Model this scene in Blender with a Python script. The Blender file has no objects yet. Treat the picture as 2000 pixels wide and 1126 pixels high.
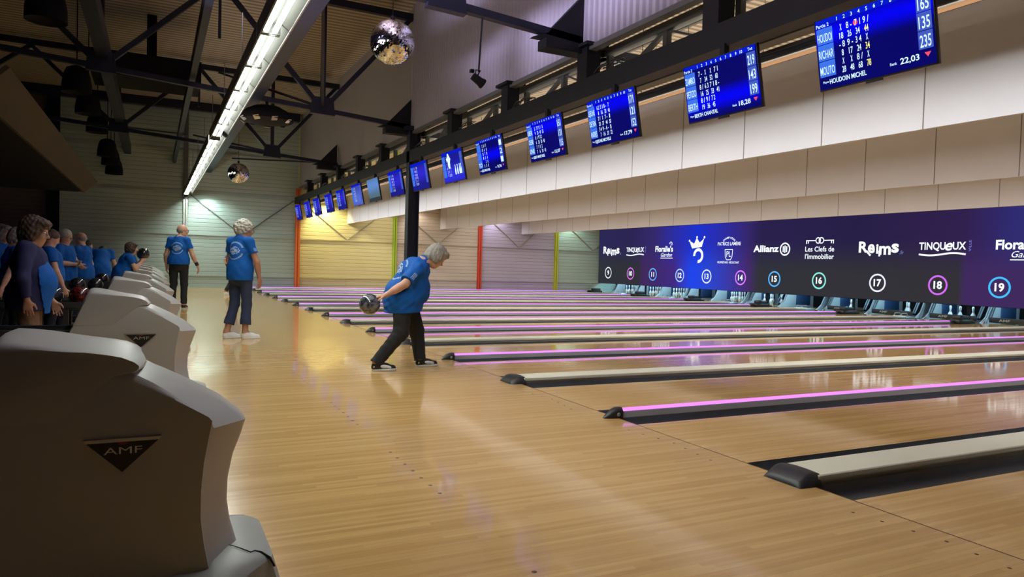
import bpy, bmesh, math, random
import numpy as np
from mathutils import Vector, Matrix, Euler

# ------------------------------------------------------------------ camera, world, exposure
SC = bpy.context.scene
COL = SC.collection
YAW, PITCH, ROLL = -0.4630470, 1.5394627, 0.0291531
CAM = Vector((-3.09377, -2.36686, 1.10276))
cd = bpy.data.cameras.new('camera'); cam = bpy.data.objects.new('camera', cd); COL.objects.link(cam)
cd.sensor_fit = 'HORIZONTAL'; cd.sensor_width = 36.0; cd.lens = 1401.877 / 2000 * 36
cd.clip_start = 0.02; cd.clip_end = 200
cam.matrix_world = Matrix.Translation(CAM) @ (Matrix.Rotation(YAW, 4, 'Z') @ Matrix.Rotation(PITCH, 4, 'X') @ Matrix.Rotation(ROLL, 4, 'Z'))
SC.camera = cam
world = bpy.data.worlds.new('world'); SC.world = world; world.use_nodes = True
world.node_tree.nodes['Background'].inputs[0].default_value = (0.5, 0.5, 0.6, 1)
world.node_tree.nodes['Background'].inputs[1].default_value = 0.01
vs = SC.view_settings
vs.view_transform = 'Standard'; vs.look = 'None'; vs.gamma = 1; vs.use_curve_mapping = False; vs.exposure = 0.0

def area(name, loc, size, power, color=(1, 1, 1), direction=(0, 0, -1), spread=180, up='Y'):
    ld = bpy.data.lights.new(name, 'AREA'); ld.shape = 'RECTANGLE'; ld.size, ld.size_y = size
    ld.energy = power; ld.color = color; ld.spread = math.radians(spread)
    o = bpy.data.objects.new(name, ld); COL.objects.link(o); o.location = loc
    z = -Vector(direction).normalized(); y = Vector((0, 1, 0)) if abs(z.y) < .9 else Vector((0, 0, 1))
    x = y.cross(z).normalized(); y = z.cross(x)
    o.matrix_world = Matrix.Translation(loc) @ Matrix((x, y, z)).transposed().to_4x4()
    return o
def lamp(name, loc, power, color=(1, 1, 1), r=.05):
    ld = bpy.data.lights.new(name, 'POINT'); ld.energy = power; ld.color = color; ld.shadow_soft_size = r
    o = bpy.data.objects.new(name, ld); COL.objects.link(o); o.location = loc
    return o
def spot(name, loc, to, power, color=(1, 1, 1), cone=60, blend=.5, r=.05):
    ld = bpy.data.lights.new(name, 'SPOT'); ld.energy = power; ld.color = color; ld.shadow_soft_size = r
    ld.spot_size = math.radians(cone); ld.spot_blend = blend
    o = bpy.data.objects.new(name, ld); COL.objects.link(o); o.location = loc
    o.rotation_euler = (Vector(to) - Vector(loc)).to_track_quat('-Z', 'Y').to_euler()
    return o
YW = 25.7                                    # the far side wall
LX, LZ = -2.13, 3.25                         # the strip lights over the approach
COOL = (0.93, 1.0, 0.90)
# strip lights over the approach, tilted towards the lanes by their hood
for y0, y1 in ((0.2, 11.3), (11.75, 25.4)):
    area('approach_tubes', (LX, (y0 + y1) / 2, LZ - .02), (.05, y1 - y0), 23 * (y1 - y0), COOL, (.48, 0, -1), 164)
# batten row just behind the screen beam
area('beam_tubes', (2.30, 10.2, 3.195), (.04, 30), 11 * 30, (.98, .98, 1), (1, 0, -.5), 178)
area('approach_roof_fill', (LX, 12.5, LZ + .16), (.05, 25), 4.2 * 25, (1, .88, .74), (1, 0, .75), 150)  # added fill above the hoods to brighten the roof, no fixture of its own
# strips hidden behind each hanging baffle, over the lanes
for x, pw in ((4.5, 15), (8.4, 15), (12.2, 9)):
    area('lane_tubes', (x, 12.0, 3.28), (.06, 26), pw * 26, (1, .97, .93), (1, 0, -1.1), 178)
    area('lane_tubes_up', (x, 12.0, 3.47), (.10, 26), 11 * 26, (1, .88, .70), (0, 0, 1), 175)
area('front_tubes_up', (2.45, 12.0, 3.50), (.06, 26), 7 * 26, (1, .88, .70), (-.1, 0, 1), 130)
# coloured washers at the head of every wall bay
for x, c, pw in ((2.5, (1, .86, .42), 215), (6.3, (1, .88, .78), 40), (9.9, (.82, .78, 1.0), 50), (13.6, (.75, 1.0, .88), 60), (-1.55, (.8, 1, .93), 80)):
    spot('bay_washer', (x, YW - .45, 3.3), (x + .5, YW, 1.5), pw, c, 125, .7, .08)
# unseen fill lamp added to brighten the panelled bulkhead in violet blue
area('bulkhead_fill', (-3.4, 3.0, 3.95), (.3, 8), 900, (.70, .63, 1.0), (1, .15, .72), 76)
area('seating_glow', (-8.5, 14, 2.1), (1, 3), 4, (.35, .5, 1.0), (.9, .5, -.2), 160)

# ------------------------------------------------------------------ materials
def nodemat(name):
    m = bpy.data.materials.new(name); m.use_nodes = True
    nt = m.node_tree; b = nt.nodes['Principled BSDF']
    return m, nt, b
def mat(name, col, rough=.5, metal=0, bump=0, scale=20, var=0, spec=.5, coat=0, emit=None, es=0):
    m, nt, b = nodemat(name)
    b.inputs['Base Color'].default_value = (*col, 1); b.inputs['Roughness'].default_value = rough
    b.inputs['Metallic'].default_value = metal; b.inputs['Specular IOR Level'].default_value = spec
    b.inputs['Coat Weight'].default_value = coat
    if emit: b.inputs['Emission Color'].default_value = (*emit, 1); b.inputs['Emission Strength'].default_value = es
    tc = nt.nodes.new('ShaderNodeTexCoord'); nz = nt.nodes.new('ShaderNodeTexNoise')
    nz.inputs['Scale'].default_value = scale; nz.inputs['Detail'].default_value = 5
    nt.links.new(tc.outputs['Object'], nz.inputs['Vector'])
    if var:
        mx = nt.nodes.new('ShaderNodeMixRGB'); mx.blend_type = 'MIX'
        mx.inputs[1].default_value = (*[max(0, c * (1 - var)) for c in col], 1); mx.inputs[2].default_value = (*[min(1, c * (1 + var)) for c in col], 1)
        nt.links.new(nz.outputs['Fac'], mx.inputs[0]); nt.links.new(mx.outputs[0], b.inputs['Base Color'])
    if bump:
        bp = nt.nodes.new('ShaderNodeBump'); bp.inputs['Strength'].default_value = bump; bp.inputs['Distance'].default_value = .01
        nt.links.new(nz.outputs['Fac'], bp.inputs['Height']); nt.links.new(bp.outputs[0], b.inputs['Normal'])
    return m
def emis(name, col, s=1.0):
    m, nt, b = nodemat(name)
    b.inputs['Base Color'].default_value = (0.005, 0.005, 0.005, 1); b.inputs['Roughness'].default_value = .6; b.inputs['Specular IOR Level'].default_value = 0
    b.inputs['Emission Color'].default_value = (*col, 1); b.inputs['Emission Strength'].default_value = s
    return m
def math_node(nt, op, a, b=None, c=None):
    n = nt.nodes.new('ShaderNodeMath'); n.operation = op
    for i, v in enumerate((a, b, c)):
        if v is None: continue
        if isinstance(v, (int, float)): n.inputs[i].default_value = v
        else: nt.links.new(v, n.inputs[i])
    return n.outputs[0]
def wood(name, c_lo, c_hi, rough, board=.027, coat=0.0, seams=.5, joint=1.35):
    """long narrow strips of wood running along X"""
    m, nt, b = nodemat(name)
    tc = nt.nodes.new('ShaderNodeTexCoord'); sp = nt.nodes.new('ShaderNodeSeparateXYZ'); nt.links.new(tc.outputs['Object'], sp.inputs[0])
    yb = math_node(nt, 'DIVIDE', sp.outputs['Y'], board); iy = math_node(nt, 'FLOOR', yb); fy = math_node(nt, 'FRACT', yb)
    w1 = nt.nodes.new('ShaderNodeTexWhiteNoise'); w1.noise_dimensions = '1D'; nt.links.new(iy, w1.inputs['W'])
    xo = math_node(nt, 'ADD', sp.outputs['X'], math_node(nt, 'MULTIPLY', w1.outputs['Value'], 9.0))
    ix = math_node(nt, 'FLOOR', math_node(nt, 'DIVIDE', xo, joint))
    cx = nt.nodes.new('ShaderNodeCombineXYZ'); nt.links.new(ix, cx.inputs[0]); nt.links.new(iy, cx.inputs[1])
    w2 = nt.nodes.new('ShaderNodeTexWhiteNoise'); w2.noise_dimensions = '2D'; nt.links.new(cx.outputs[0], w2.inputs['Vector'])
    mp = nt.nodes.new('ShaderNodeMapping'); mp.inputs['Scale'].default_value = (.9, 26, 1); nt.links.new(tc.outputs['Object'], mp.inputs[0])
    nz = nt.nodes.new('ShaderNodeTexNoise'); nz.inputs['Scale'].default_value = 1.4; nz.inputs['Detail'].default_value = 6; nt.links.new(mp.outputs[0], nz.inputs['Vector'])
    mp2 = nt.nodes.new('ShaderNodeMapping'); mp2.inputs['Scale'].default_value = (2, 150, 1); nt.links.new(tc.outputs['Object'], mp2.inputs[0])
    nz2 = nt.nodes.new('ShaderNodeTexNoise'); nz2.inputs['Scale'].default_value = 2; nz2.inputs['Detail'].default_value = 4; nt.links.new(mp2.outputs[0], nz2.inputs['Vector'])
    f = math_node(nt, 'ADD', math_node(nt, 'MULTIPLY', w2.outputs['Value'], .46), math_node(nt, 'MULTIPLY', nz.outputs['Fac'], .55))
    f = math_node(nt, 'ADD', f, math_node(nt, 'MULTIPLY', math_node(nt, 'SUBTRACT', nz2.outputs['Fac'], .5), .5))
    f = math_node(nt, 'SUBTRACT', f, .02)
    mx = nt.nodes.new('ShaderNodeMixRGB'); nt.links.new(f, mx.inputs[0]); mx.inputs[1].default_value = (*c_lo, 1); mx.inputs[2].default_value = (*c_hi, 1)
    s = math_node(nt, 'LESS_THAN', fy, .045)
    mx2 = nt.nodes.new('ShaderNodeMixRGB'); mx2.blend_type = 'MULTIPLY'; nt.links.new(math_node(nt, 'MULTIPLY', s, seams), mx2.inputs[0])
    nt.links.new(mx.outputs[0], mx2.inputs[1]); mx2.inputs[2].default_value = (.55, .42, .3, 1)
    nt.links.new(mx2.outputs[0], b.inputs['Base Color'])
    b.inputs['Roughness'].default_value = rough; b.inputs['Coat Weight'].default_value = coat; b.inputs['Coat Roughness'].default_value = .05
    bp = nt.nodes.new('ShaderNodeBump'); bp.inputs['Strength'].default_value = .05; bp.inputs['Distance'].default_value = .004
    nt.links.new(nz.outputs['Fac'], bp.inputs['Height']); nt.links.new(bp.outputs[0], b.inputs['Normal'])
    return m
def ribbed(name, col, axis='Z', period=.15, rough=.55, strength=.5, depth=.02, dark=.75, metal=0, var=.08, kind='line'):
    """profiled sheet metal: thin grooves every period along the axis"""
    m, nt, b = nodemat(name)
    tc = nt.nodes.new('ShaderNodeTexCoord'); sp = nt.nodes.new('ShaderNodeSeparateXYZ'); nt.links.new(tc.outputs['Object'], sp.inputs[0])
    f = math_node(nt, 'FRACT', math_node(nt, 'DIVIDE', sp.outputs[axis], period))
    tri = math_node(nt, 'ABSOLUTE', math_node(nt, 'SUBTRACT', f, .5))            # 0 at the middle, .5 at the groove
    if kind == 'line': g = math_node(nt, 'GREATER_THAN', tri, .44)
    else: g = math_node(nt, 'GREATER_THAN', tri, .27)
    sm = nt.nodes.new('ShaderNodeMapRange'); nt.links.new(tri, sm.inputs[0]); sm.inputs[1].default_value = .38 if kind == 'line' else .2; sm.inputs[2].default_value = .5 if kind == 'line' else .33
    sm.inputs[3].default_value = 1; sm.inputs[4].default_value = 0; sm.interpolation_type = 'SMOOTHSTEP'
    nz = nt.nodes.new('ShaderNodeTexNoise'); nz.inputs['Scale'].default_value = 1.1; nz.inputs['Detail'].default_value = 5; nt.links.new(tc.outputs['Object'], nz.inputs['Vector'])
    mx = nt.nodes.new('ShaderNodeMixRGB'); nt.links.new(nz.outputs['Fac'], mx.inputs[0])
    mx.inputs[1].default_value = (*[c * (1 - var) for c in col], 1); mx.inputs[2].default_value = (*[min(1, c * (1 + var)) for c in col], 1)
    mx2 = nt.nodes.new('ShaderNodeMixRGB'); mx2.blend_type = 'MULTIPLY'; nt.links.new(math_node(nt, 'MULTIPLY', g, 1.0), mx2.inputs[0])
    nt.links.new(mx.outputs[0], mx2.inputs[1]); mx2.inputs[2].default_value = (dark, dark, dark, 1)
    nt.links.new(mx2.outputs[0], b.inputs['Base Color'])
    bp = nt.nodes.new('ShaderNodeBump'); bp.inputs['Strength'].default_value = strength; bp.inputs['Distance'].default_value = depth
    nt.links.new(sm.outputs[0], bp.inputs['Height']); nt.links.new(bp.outputs[0], b.inputs['Normal'])
    b.inputs['Roughness'].default_value = rough; b.inputs['Metallic'].default_value = metal
    return m

M = {}
M['approach'] = wood('approach_maple', (.50, .27, .085), (.80, .52, .20), .20, seams=.35, coat=.45)
M['lane'] = wood('lane_maple', (.52, .28, .085), (.84, .55, .21), .07, seams=.25, coat=.2)
M['gutter'] = mat('gutter_plastic', (.085, .095, .12), .27, var=.2, scale=6)
M['pit_floor'] = mat('gutter_bed', (.012, .012, .014), .6)
M['cream'] = mat('cream_capping', (.88, .86, .70), .32, var=.08, scale=3)
M['alu'] = mat('white_aluminium_rail', (.55, .55, .58), .3, metal=.3)
M['blackplastic'] = mat('black_moulded_plastic', (.022, .022, .024), .42, bump=.1, scale=60)
M['bolt'] = mat('bolt_head', (.45, .45, .45), .4, metal=.8)
M['ledpurple'] = emis('purple_led_strip', (.72, .22, 1.0), 1.5)
M['ledblue'] = emis('violet_led_strip', (.50, .30, 1.0), 2.0)
M['steel'] = mat('black_painted_steel', (.012, .013, .018), .55, var=.25, scale=5, spec=.25)
M['steelgrey'] = mat('grey_green_painted_steel', (.10, .105, .10), .5, var=.2, scale=4)
M['steelblue'] = mat('dark_blue_painted_steel', (.012, .015, .032), .45, var=.2, scale=5, spec=.3)
M['baffle'] = mat('cream_baffle_panel', (.62, .615, .63), .8, var=.04, scale=2, bump=.15)
M['joint'] = mat('panel_joint', (.20, .17, .16), .8)
M['roof'] = ribbed('roof_deck', (.52, .44, .34), 'Y', .20, .6, .6, .03, .45, kind='rib')
M['bulk'] = ribbed('bulkhead_sheet', (.36, .34, .38), 'Y', .12, .55, .7, .03, .92, kind='rib')
M['bulks'] = mat('smooth_bulkhead_panel', (.30, .28, .28), .75, var=.06, scale=1.2, bump=.1)
M['wall_green'] = ribbed('wall_sheet_green', (.40, .50, .46), 'Z', .145)
M['wall_yellow'] = ribbed('wall_sheet_yellow', (.62, .56, .27), 'Z', .145)
M['wall_beige'] = ribbed('wall_sheet_beige', (.50, .44, .36), 'Z', .145)
M['wall_lilac'] = ribbed('wall_sheet_lilac', (.42, .38, .46), 'Z', .145)
M['wall_mint'] = ribbed('wall_sheet_mint', (.40, .50, .42), 'Z', .145)
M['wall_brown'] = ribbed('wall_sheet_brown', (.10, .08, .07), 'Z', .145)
M['rail_green'] = mat('wall_rail_green', (.40, .47, .42), .5)
M['orange'] = mat('orange_column_paint', (.72, .155, .03), .5)
M['lime'] = mat('lime_column_paint', (.34, .48, .03), .5)
M['red'] = mat('red_column_paint', (.55, .06, .025), .5)
M['olive'] = mat('yellow_green_column_paint', (.46, .48, .04), .5)
M['greypaint'] = mat('pale_grey_column_paint', (.42, .46, .42), .5)
M['emitdark'] = None
M['brace_tone'] = mat('brace_grey_tan', (.30, .27, .19), .6)
M['gold'] = mat('golden_edge_trim', (.42, .27, .12), .45)
M['dark'] = mat('dark_matte_finish', (.012, .012, .014), .8, spec=.1)
M['soffit'] = mat('dark_brown_soffit_panel', (.07, .058, .036), .8, spec=.15, var=.1, scale=2)
M['carpet'] = mat('dark_seating_carpet', (.018, .016, .02), .9, var=.4, scale=30)
M['tube'] = emis('fluorescent_tube_glow', (.94, 1.0, .90), 9)
M['tubewarm'] = emis('warm_tube_glow', (1, .82, .5), 5)
M['hood'] = mat('grey_enamel_hood', (.16, .165, .155), .5, spec=.2)
M['skirting'] = mat('grey_skirting', (.33, .34, .33), .5)

# ------------------------------------------------------------------ mesh helpers
class MB:
    def __init__(s): s.v = []; s.f = []; s.m = []; s.sm = []
    def add(s, vs_, fs_, mi=0, smooth=False):
        o = len(s.v); s.v += [tuple(v) for v in vs_]; s.f += [tuple(i + o for i in f) for f in fs_]; s.m += [mi] * len(fs_); s.sm += [smooth] * len(fs_)
        return s
    def box(s, x0, x1, y0, y1, z0, z1, mi=0, T=None):
        vs_ = [Vector((x, y, z)) for x in (x0, x1) for y in (y0, y1) for z in (z0, z1)]
        if T is not None: vs_ = [T @ v for v in vs_]
        return s.add(vs_, [(0, 1, 3, 2), (4, 6, 7, 5), (0, 4, 5, 1), (2, 3, 7, 6), (0, 2, 6, 4), (1, 5, 7, 3)], mi)
    def bbox(s, x0, x1, y0, y1, z0, z1, r=.01, mi=0, T=None):
        bm = bmesh.new(); bmesh.ops.create_cube(bm, size=1)
        for v in bm.verts: v.co = Vector(((x0 + x1) / 2 + v.co.x * (x1 - x0), (y0 + y1) / 2 + v.co.y * (y1 - y0), (z0 + z1) / 2 + v.co.z * (z1 - z0)))
        bmesh.ops.bevel(bm, geom=bm.edges[:], offset=r, segments=2, affect='EDGES', profile=.5)
        return s.bm(bm, mi, T, True)
    def bm(s, bm, mi=0, T=None, smooth=False):
        bm.verts.ensure_lookup_table(); bm.verts.index_update()
        vs_ = [(T @ v.co) if T is not None else v.co.copy() for v in bm.verts]
        fs_ = [[v.index for v in f.verts] for f in bm.faces]; bm.free()
        return s.add(vs_, fs_, mi, smooth)
    def tube(s, pts, r, n=8, mi=0, caps=True, smooth=True):
        pts = [Vector(p) for p in pts]; rr = r if isinstance(r, (list, tuple)) else [r] * len(pts)
        vs_ = []; up = None
        for i, p in enumerate(pts):
            d = (pts[min(i + 1, len(pts) - 1)] - pts[max(i - 1, 0)]).normalized()
            if up is None: up = Vector((0, 0, 1)) if abs(d.z) < .9 else Vector((1, 0, 0))
            a = d.cross(up).normalized(); b = d.cross(a).normalized()
            for k in range(n):
                t = 2 * math.pi * k / n; vs_.append(p + (a * math.cos(t) + b * math.sin(t)) * rr[i])
        fs_ = [(i * n + k, i * n + (k + 1) % n, (i + 1) * n + (k + 1) % n, (i + 1) * n + k) for i in range(len(pts) - 1) for k in range(n)]
        s.add(vs_, fs_, mi, smooth)
        if caps: s.add(vs_[:n], [tuple(range(n))], mi); s.add(vs_[-n:], [tuple(range(n))[::-1]], mi)
        return s
    def bar(s, a, b, w, h=None, mi=0):
        """rectangular bar from a to b"""
        a, b = Vector(a), Vector(b); h = h or w; d = (b - a); L = d.length; d.normalize()
        up = Vector((0, 0, 1)) if abs(d.z) < .95 else Vector((1, 0, 0))
        x = d.cross(up).normalized(); z = x.cross(d)
        T = Matrix((x, d, z)).transposed().to_4x4(); T.translation = a
        return s.box(-w / 2, w / 2, 0, L, -h / 2, h / 2, mi, T)
    def prism(s, pts, axis, a, b, mi=0, smooth=False):
        """polygon pts in the two other axes, extruded along axis from a to b"""
        n = len(pts)
        def P(u, v, w): return {'X': (w, u, v), 'Y': (u, w, v), 'Z': (u, v, w)}[axis]
        vs_ = [P(u, v, a) for u, v in pts] + [P(u, v, b) for u, v in pts]
        s.add(vs_, [(i, (i + 1) % n, n + (i + 1) % n, n + i) for i in range(n)], mi, smooth)
        s.add(vs_, [tuple(range(n))[::-1], tuple(range(n, 2 * n))], mi)
        return s
    def lathe(s, prof, c=(0, 0, 0), n=24, mi=0, T=None, smooth=True):
        vs_ = []
        for r, z in prof:
            for k in range(n):
                t = 2 * math.pi * k / n; v = Vector((c[0] + r * math.cos(t), c[1] + r * math.sin(t), c[2] + z))
                vs_.append(T @ v if T is not None else v)
        fs_ = [(i * n + k, i * n + (k + 1) % n, (i + 1) * n + (k + 1) % n, (i + 1) * n + k) for i in range(len(prof) - 1) for k in range(n)]
        return s.add(vs_, fs_, mi, smooth)
    def build(s, name, mats, parent=None, fix=True, loc=None):
        me = bpy.data.meshes.new(name)
        vs_ = s.v
        if loc is not None: vs_ = [tuple(Vector(v) - Vector(loc)) for v in s.v]
        me.from_pydata(vs_, [], s.f)
        for m in (mats if isinstance(mats, (list, tuple)) else [mats]): me.materials.append(m)
        me.polygons.foreach_set('material_index', s.m); me.polygons.foreach_set('use_smooth', s.sm)
        if fix:
            bm = bmesh.new(); bm.from_mesh(me); bmesh.ops.recalc_face_normals(bm, faces=bm.faces); bm.to_mesh(me); bm.free()
        me.update(); me.validate()
        o = bpy.data.objects.new(name, me); COL.objects.link(o)
        if loc is not None: o.location = loc
        if parent: o.parent = parent
        return o
def tag(o, label=None, cat=None, group=None, kind=None):
    for k, v in (('label', label), ('category', cat), ('group', group), ('kind', kind)):
        if v: o[k] = v
    return o
def empty(name, label, cat, loc=(0, 0, 0), rz=0, group=None):
    o = bpy.data.objects.new(name, None); COL.objects.link(o); o.location = loc; o.rotation_euler = (0, 0, rz); o.empty_display_size = .1
    return tag(o, label, cat, group)
def struct(name, mb, mats): return tag(mb.build(name, mats), kind='structure')
def copy_tree(o, parent=None):
    c = o.copy(); COL.objects.link(c)
    if parent: c.parent = parent
    for ch in o.children: copy_tree(ch, c)
    return c
_fontcache = {}
def text_geo(s, size=1.0, bold=0.0, extrude=0.0, align='CENTER', shear=0, res=3):
    key = (s, bold, extrude, align, shear, res)
    if key not in _fontcache:
        cu = bpy.data.curves.new('lettering', 'FONT'); cu.body = s; cu.size = 1; cu.offset = bold; cu.extrude = extrude; cu.align_x = align; cu.shear = shear; cu.resolution_u = res
        o = bpy.data.objects.new('lettering', cu); COL.objects.link(o)
        dg = bpy.context.evaluated_depsgraph_get(); me = bpy.data.meshes.new_from_object(o.evaluated_get(dg))
        _fontcache[key] = ([v.co.copy() for v in me.vertices], [tuple(p.vertices) for p in me.polygons])
        bpy.data.objects.remove(o); bpy.data.curves.remove(cu); bpy.data.meshes.remove(me)
    return _fontcache[key]
def add_text(mb, s, T, w=None, h=None, size=None, bold=0.0, mi=0, align='CENTER', shear=0, extrude=0.0):
    """text put in the local XY plane of T; w/h fit its width and cap height"""
    vs_, fs_ = text_geo(s, bold=bold, align=align, shear=shear, extrude=extrude)
    if not vs_: return
    x0, x1 = min(v.x for v in vs_), max(v.x for v in vs_)
    sx = sy = size or 1
    if h: sy = sx = h / .69
    if w: sx = w / (x1 - x0)
    if w and not h and not size: sy = sx
    off = -(x0 + x1) / 2 if align == 'CENTER' else -x0
    mb.add([T @ Vector(((v.x + off) * sx, v.y * sy, v.z)) for v in vs_], fs_, mi)
def frame(o, x, y):
    x, y = Vector(x).normalized(), Vector(y).normalized(); z = x.cross(y).normalized(); y = z.cross(x)
    T = Matrix((x, y, z)).transposed().to_4x4(); T.translation = Vector(o); return T

# ------------------------------------------------------------------ lane layout along the foul line
LW, GP, GL = 1.054, .5194, .7163            # lane, division with LED rail, division with ball return
div = []                                     # (near y, far y, kind)
y = 0
for k in range(16):
    w = GL if k % 2 == 0 else GP
    div.append((y, y + w, 'return' if k % 2 == 0 else 'led')); y += w + LW
# two more towards the camera, right of the picture
div = [(-2 * LW - GP - GL, -2 * LW - GP, 'return'), (-LW - GP, -LW, 'led')] + div
lane_y = {}
for n in range(9, 25): # lane n lies on the near side of division (n=9 -> between k14 and k15)
    k = 23 - n
    base = (k // 2) * (2 * LW + GP + GL) if k >= 0 else 0
    if k >= 0: lane_y[n] = base + (0 if k % 2 == 0 else GL + LW) + (GL if k % 2 == 0 else GP) + LW / 2
lane_y[24] = -LW / 2
XE = 17.15                                   # end of the pin deck
XM = 15.34                                   # plane of the video wall
XH = 16.25                                   # head pin

# ------------------------------------------------------------------ building shell
ROOF = 6.5
b = MB().box(-3.97, 0, -6, YW, -.16, 0)
fl = struct('floor', b, M['approach'])
b = MB()
random.seed(3)
for n, yl in lane_y.items():
    if n < 17: continue
    for i in range(-3, 4):
        b.lathe([(.0001, .0008), (.008, .0008), (.0085, 0)], (-.10 - .02 * abs(i), yl + i * .135, 0), 10)
    for i in range(-3, 4): b.lathe([(.0001, .0008), (.010, .0008), (.0105, 0)], (-1.85, yl + i * .135, 0), 10)
b.box(-.006, .0, -6, YW, 0.0002, .0012)
o = b.build('approach_dot', mat('dark_marker_inlay', (.10, .045, .02), .5), fl); o['kind'] = 'stuff'
b = MB().box(-13, -3.97, -6, YW, -.26, -.16)
struct('floor_seating', b, M['carpet'])
b = MB().box(0, 20, -6, YW, -.32, -.22)
struct('floor_lane_pit', b, M['pit_floor'])
b = MB().box(-13, 20, -6, YW, ROOF, ROOF + .12)
struct('ceiling', b, M['roof'])
def wallseg(name, x0, x1, m):
    struct(name, MB().box(x0, x1, YW, YW + .15, -.3, ROOF), m)
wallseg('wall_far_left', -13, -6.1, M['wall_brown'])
wallseg('wall_far_green', -6.1, 1.75, M['wall_green'])
wallseg('wall_far_yellow', 1.75, 5.55, M['wall_yellow'])
wallseg('wall_far_beige', 5.55, 9.3, M['wall_beige'])
wallseg('wall_far_lilac', 9.3, 13.05, M['wall_lilac'])
wallseg('wall_far_mint', 13.05, 20, M['wall_mint'])
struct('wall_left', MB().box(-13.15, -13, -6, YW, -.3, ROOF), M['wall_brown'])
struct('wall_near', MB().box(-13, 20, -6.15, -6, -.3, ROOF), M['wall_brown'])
struct('wall_pins', MB().box(20, 20.15, -6, YW, -.3, ROOF), M['dark'])
# rails and seams on the side wall
n = 0
for x0, x1, m in ((-6.1, -2.2, 'wall_green'), (-2.05, 1.65, 'wall_green'), (1.85, 5.45, 'wall_yellow'), (5.65, 9.2, 'wall_beige'), (9.4, 12.95, 'wall_lilac'), (13.15, 16.9, 'wall_mint')):
    b = MB()
    for z in (.44, 1.90, 3.36, 4.82): b.box(x0, x1, YW - .05, YW, z - .025, z + .025)
    b.box((x0 + x1) / 2 - .012, (x0 + x1) / 2 + .012, YW - .012, YW, 0, .415)
    b.box(x0, x1, YW - .02, YW, -.0, .03)
    xm = (x0 + x1) / 2
    for (za, zb) in (((1.92, 3.36),) if x0 > -3 else ()):
        b.bar((xm, YW - .03, za), (x0, YW - .03, zb), .035, .03, 1); b.bar((xm, YW - .03, za), (x1, YW - .03, zb), .035, .03, 1)
    n += 1; struct('trim_%d' % n, b, [M['rail_green'] if m in ('wall_green', 'wall_mint') else M[m], M['steelgrey'] if m == 'wall_green' else M['brace_tone']])
for x, m, w, z1 in ((-2.13, 'greypaint', .14, 3.12), (1.75, 'orange', .17, 3.78), (5.55, 'lime', .14, ROOF), (9.3, 'red', .16, ROOF), (13.05, 'olive', .16, ROOF), (-6.1, 'dark', .35, ROOF)):
    b = MB(); b.box(x - w / 2, x + w / 2, YW - .14, YW - .12, 0, z1); b.box(x - w / 2, x + w / 2, YW - .02, YW, 0, z1); b.box(x - .01, x + .01, YW - .14, YW, 0, z1)
    n += 1; struct('trim_%d' % n, b, M[m])
b = MB().box(-2.20, -2.06, YW - .12, YW, 3.14, ROOF); n += 1; struct('trim_%d' % n, b, M['steelgrey'])
b = MB().box(-13, 1.7, YW - .5, YW - .2, ROOF - .28, ROOF); n += 1; struct('trim_%d' % n, b, M['steelblue'])
b = MB().box(-4.01, -3.965, -6, YW, -.16, .006); n += 1; struct('trim_%d' % n, b, M['skirting'])
# panelled bulkhead above the foul line: bays step at the portal columns
PORT = (-1.3, 5.5, 12.3, 19.2)
edges = [-6, -1.3, 5.5, 12.3, 19.2, YW]
for i in range(5):
    y0, y1 = edges[i], edges[i + 1]
    x = 1.80 - (.09 if i in (1, 2) else 0) - (.04 if i == 3 else 0)
    if i >= 3: b = MB().box(x, x + .04, y0, y1, 3.86, ROOF); mt = M['bulks']
    else:
        b = MB(); mt = M['bulk']; step = .12; yy = y0; prof = []
        while yy < y1 - 1e-6:
            for dy, dx in ((0, 0), (.045, 0), (.06, .028), (.105, .028)): 
                if yy + dy < y1: prof.append((x + dx, yy + dy))
            yy += step
        prof.append((x, y1)); N = len(prof)
        vs_ = [(px, py, 3.86) for px, py in prof] + [(px, py, ROOF) for px, py in prof]
        b.add(vs_, [(j, j + 1, N + j + 1, N + j) for j in range(N - 1)])
        b.box(x + .03, x + .05, y0, y1, 3.86, ROOF)
    struct('wall_bulkhead_%s' % ('near', 'first', 'second', 'third', 'far')[i], b, mt if i < 3 else M['bulks'])
    b = MB().box(x - .02, x + .09, y0, y1, 3.80, 3.86); n += 1; struct('trim_%d' % n, b, M['steelgrey'])
def sharp(o, a=32):
    for p_ in o.data.polygons: p_.use_smooth = True
    o.data.set_sharp_from_angle(angle=math.radians(a)); return o
NW = {9:'nine',10:'ten',11:'eleven',12:'twelve',13:'thirteen',14:'fourteen',15:'fifteen',16:'sixteen',17:'seventeen',18:'eighteen',19:'nineteen',20:'twenty',21:'twenty one'}
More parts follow.
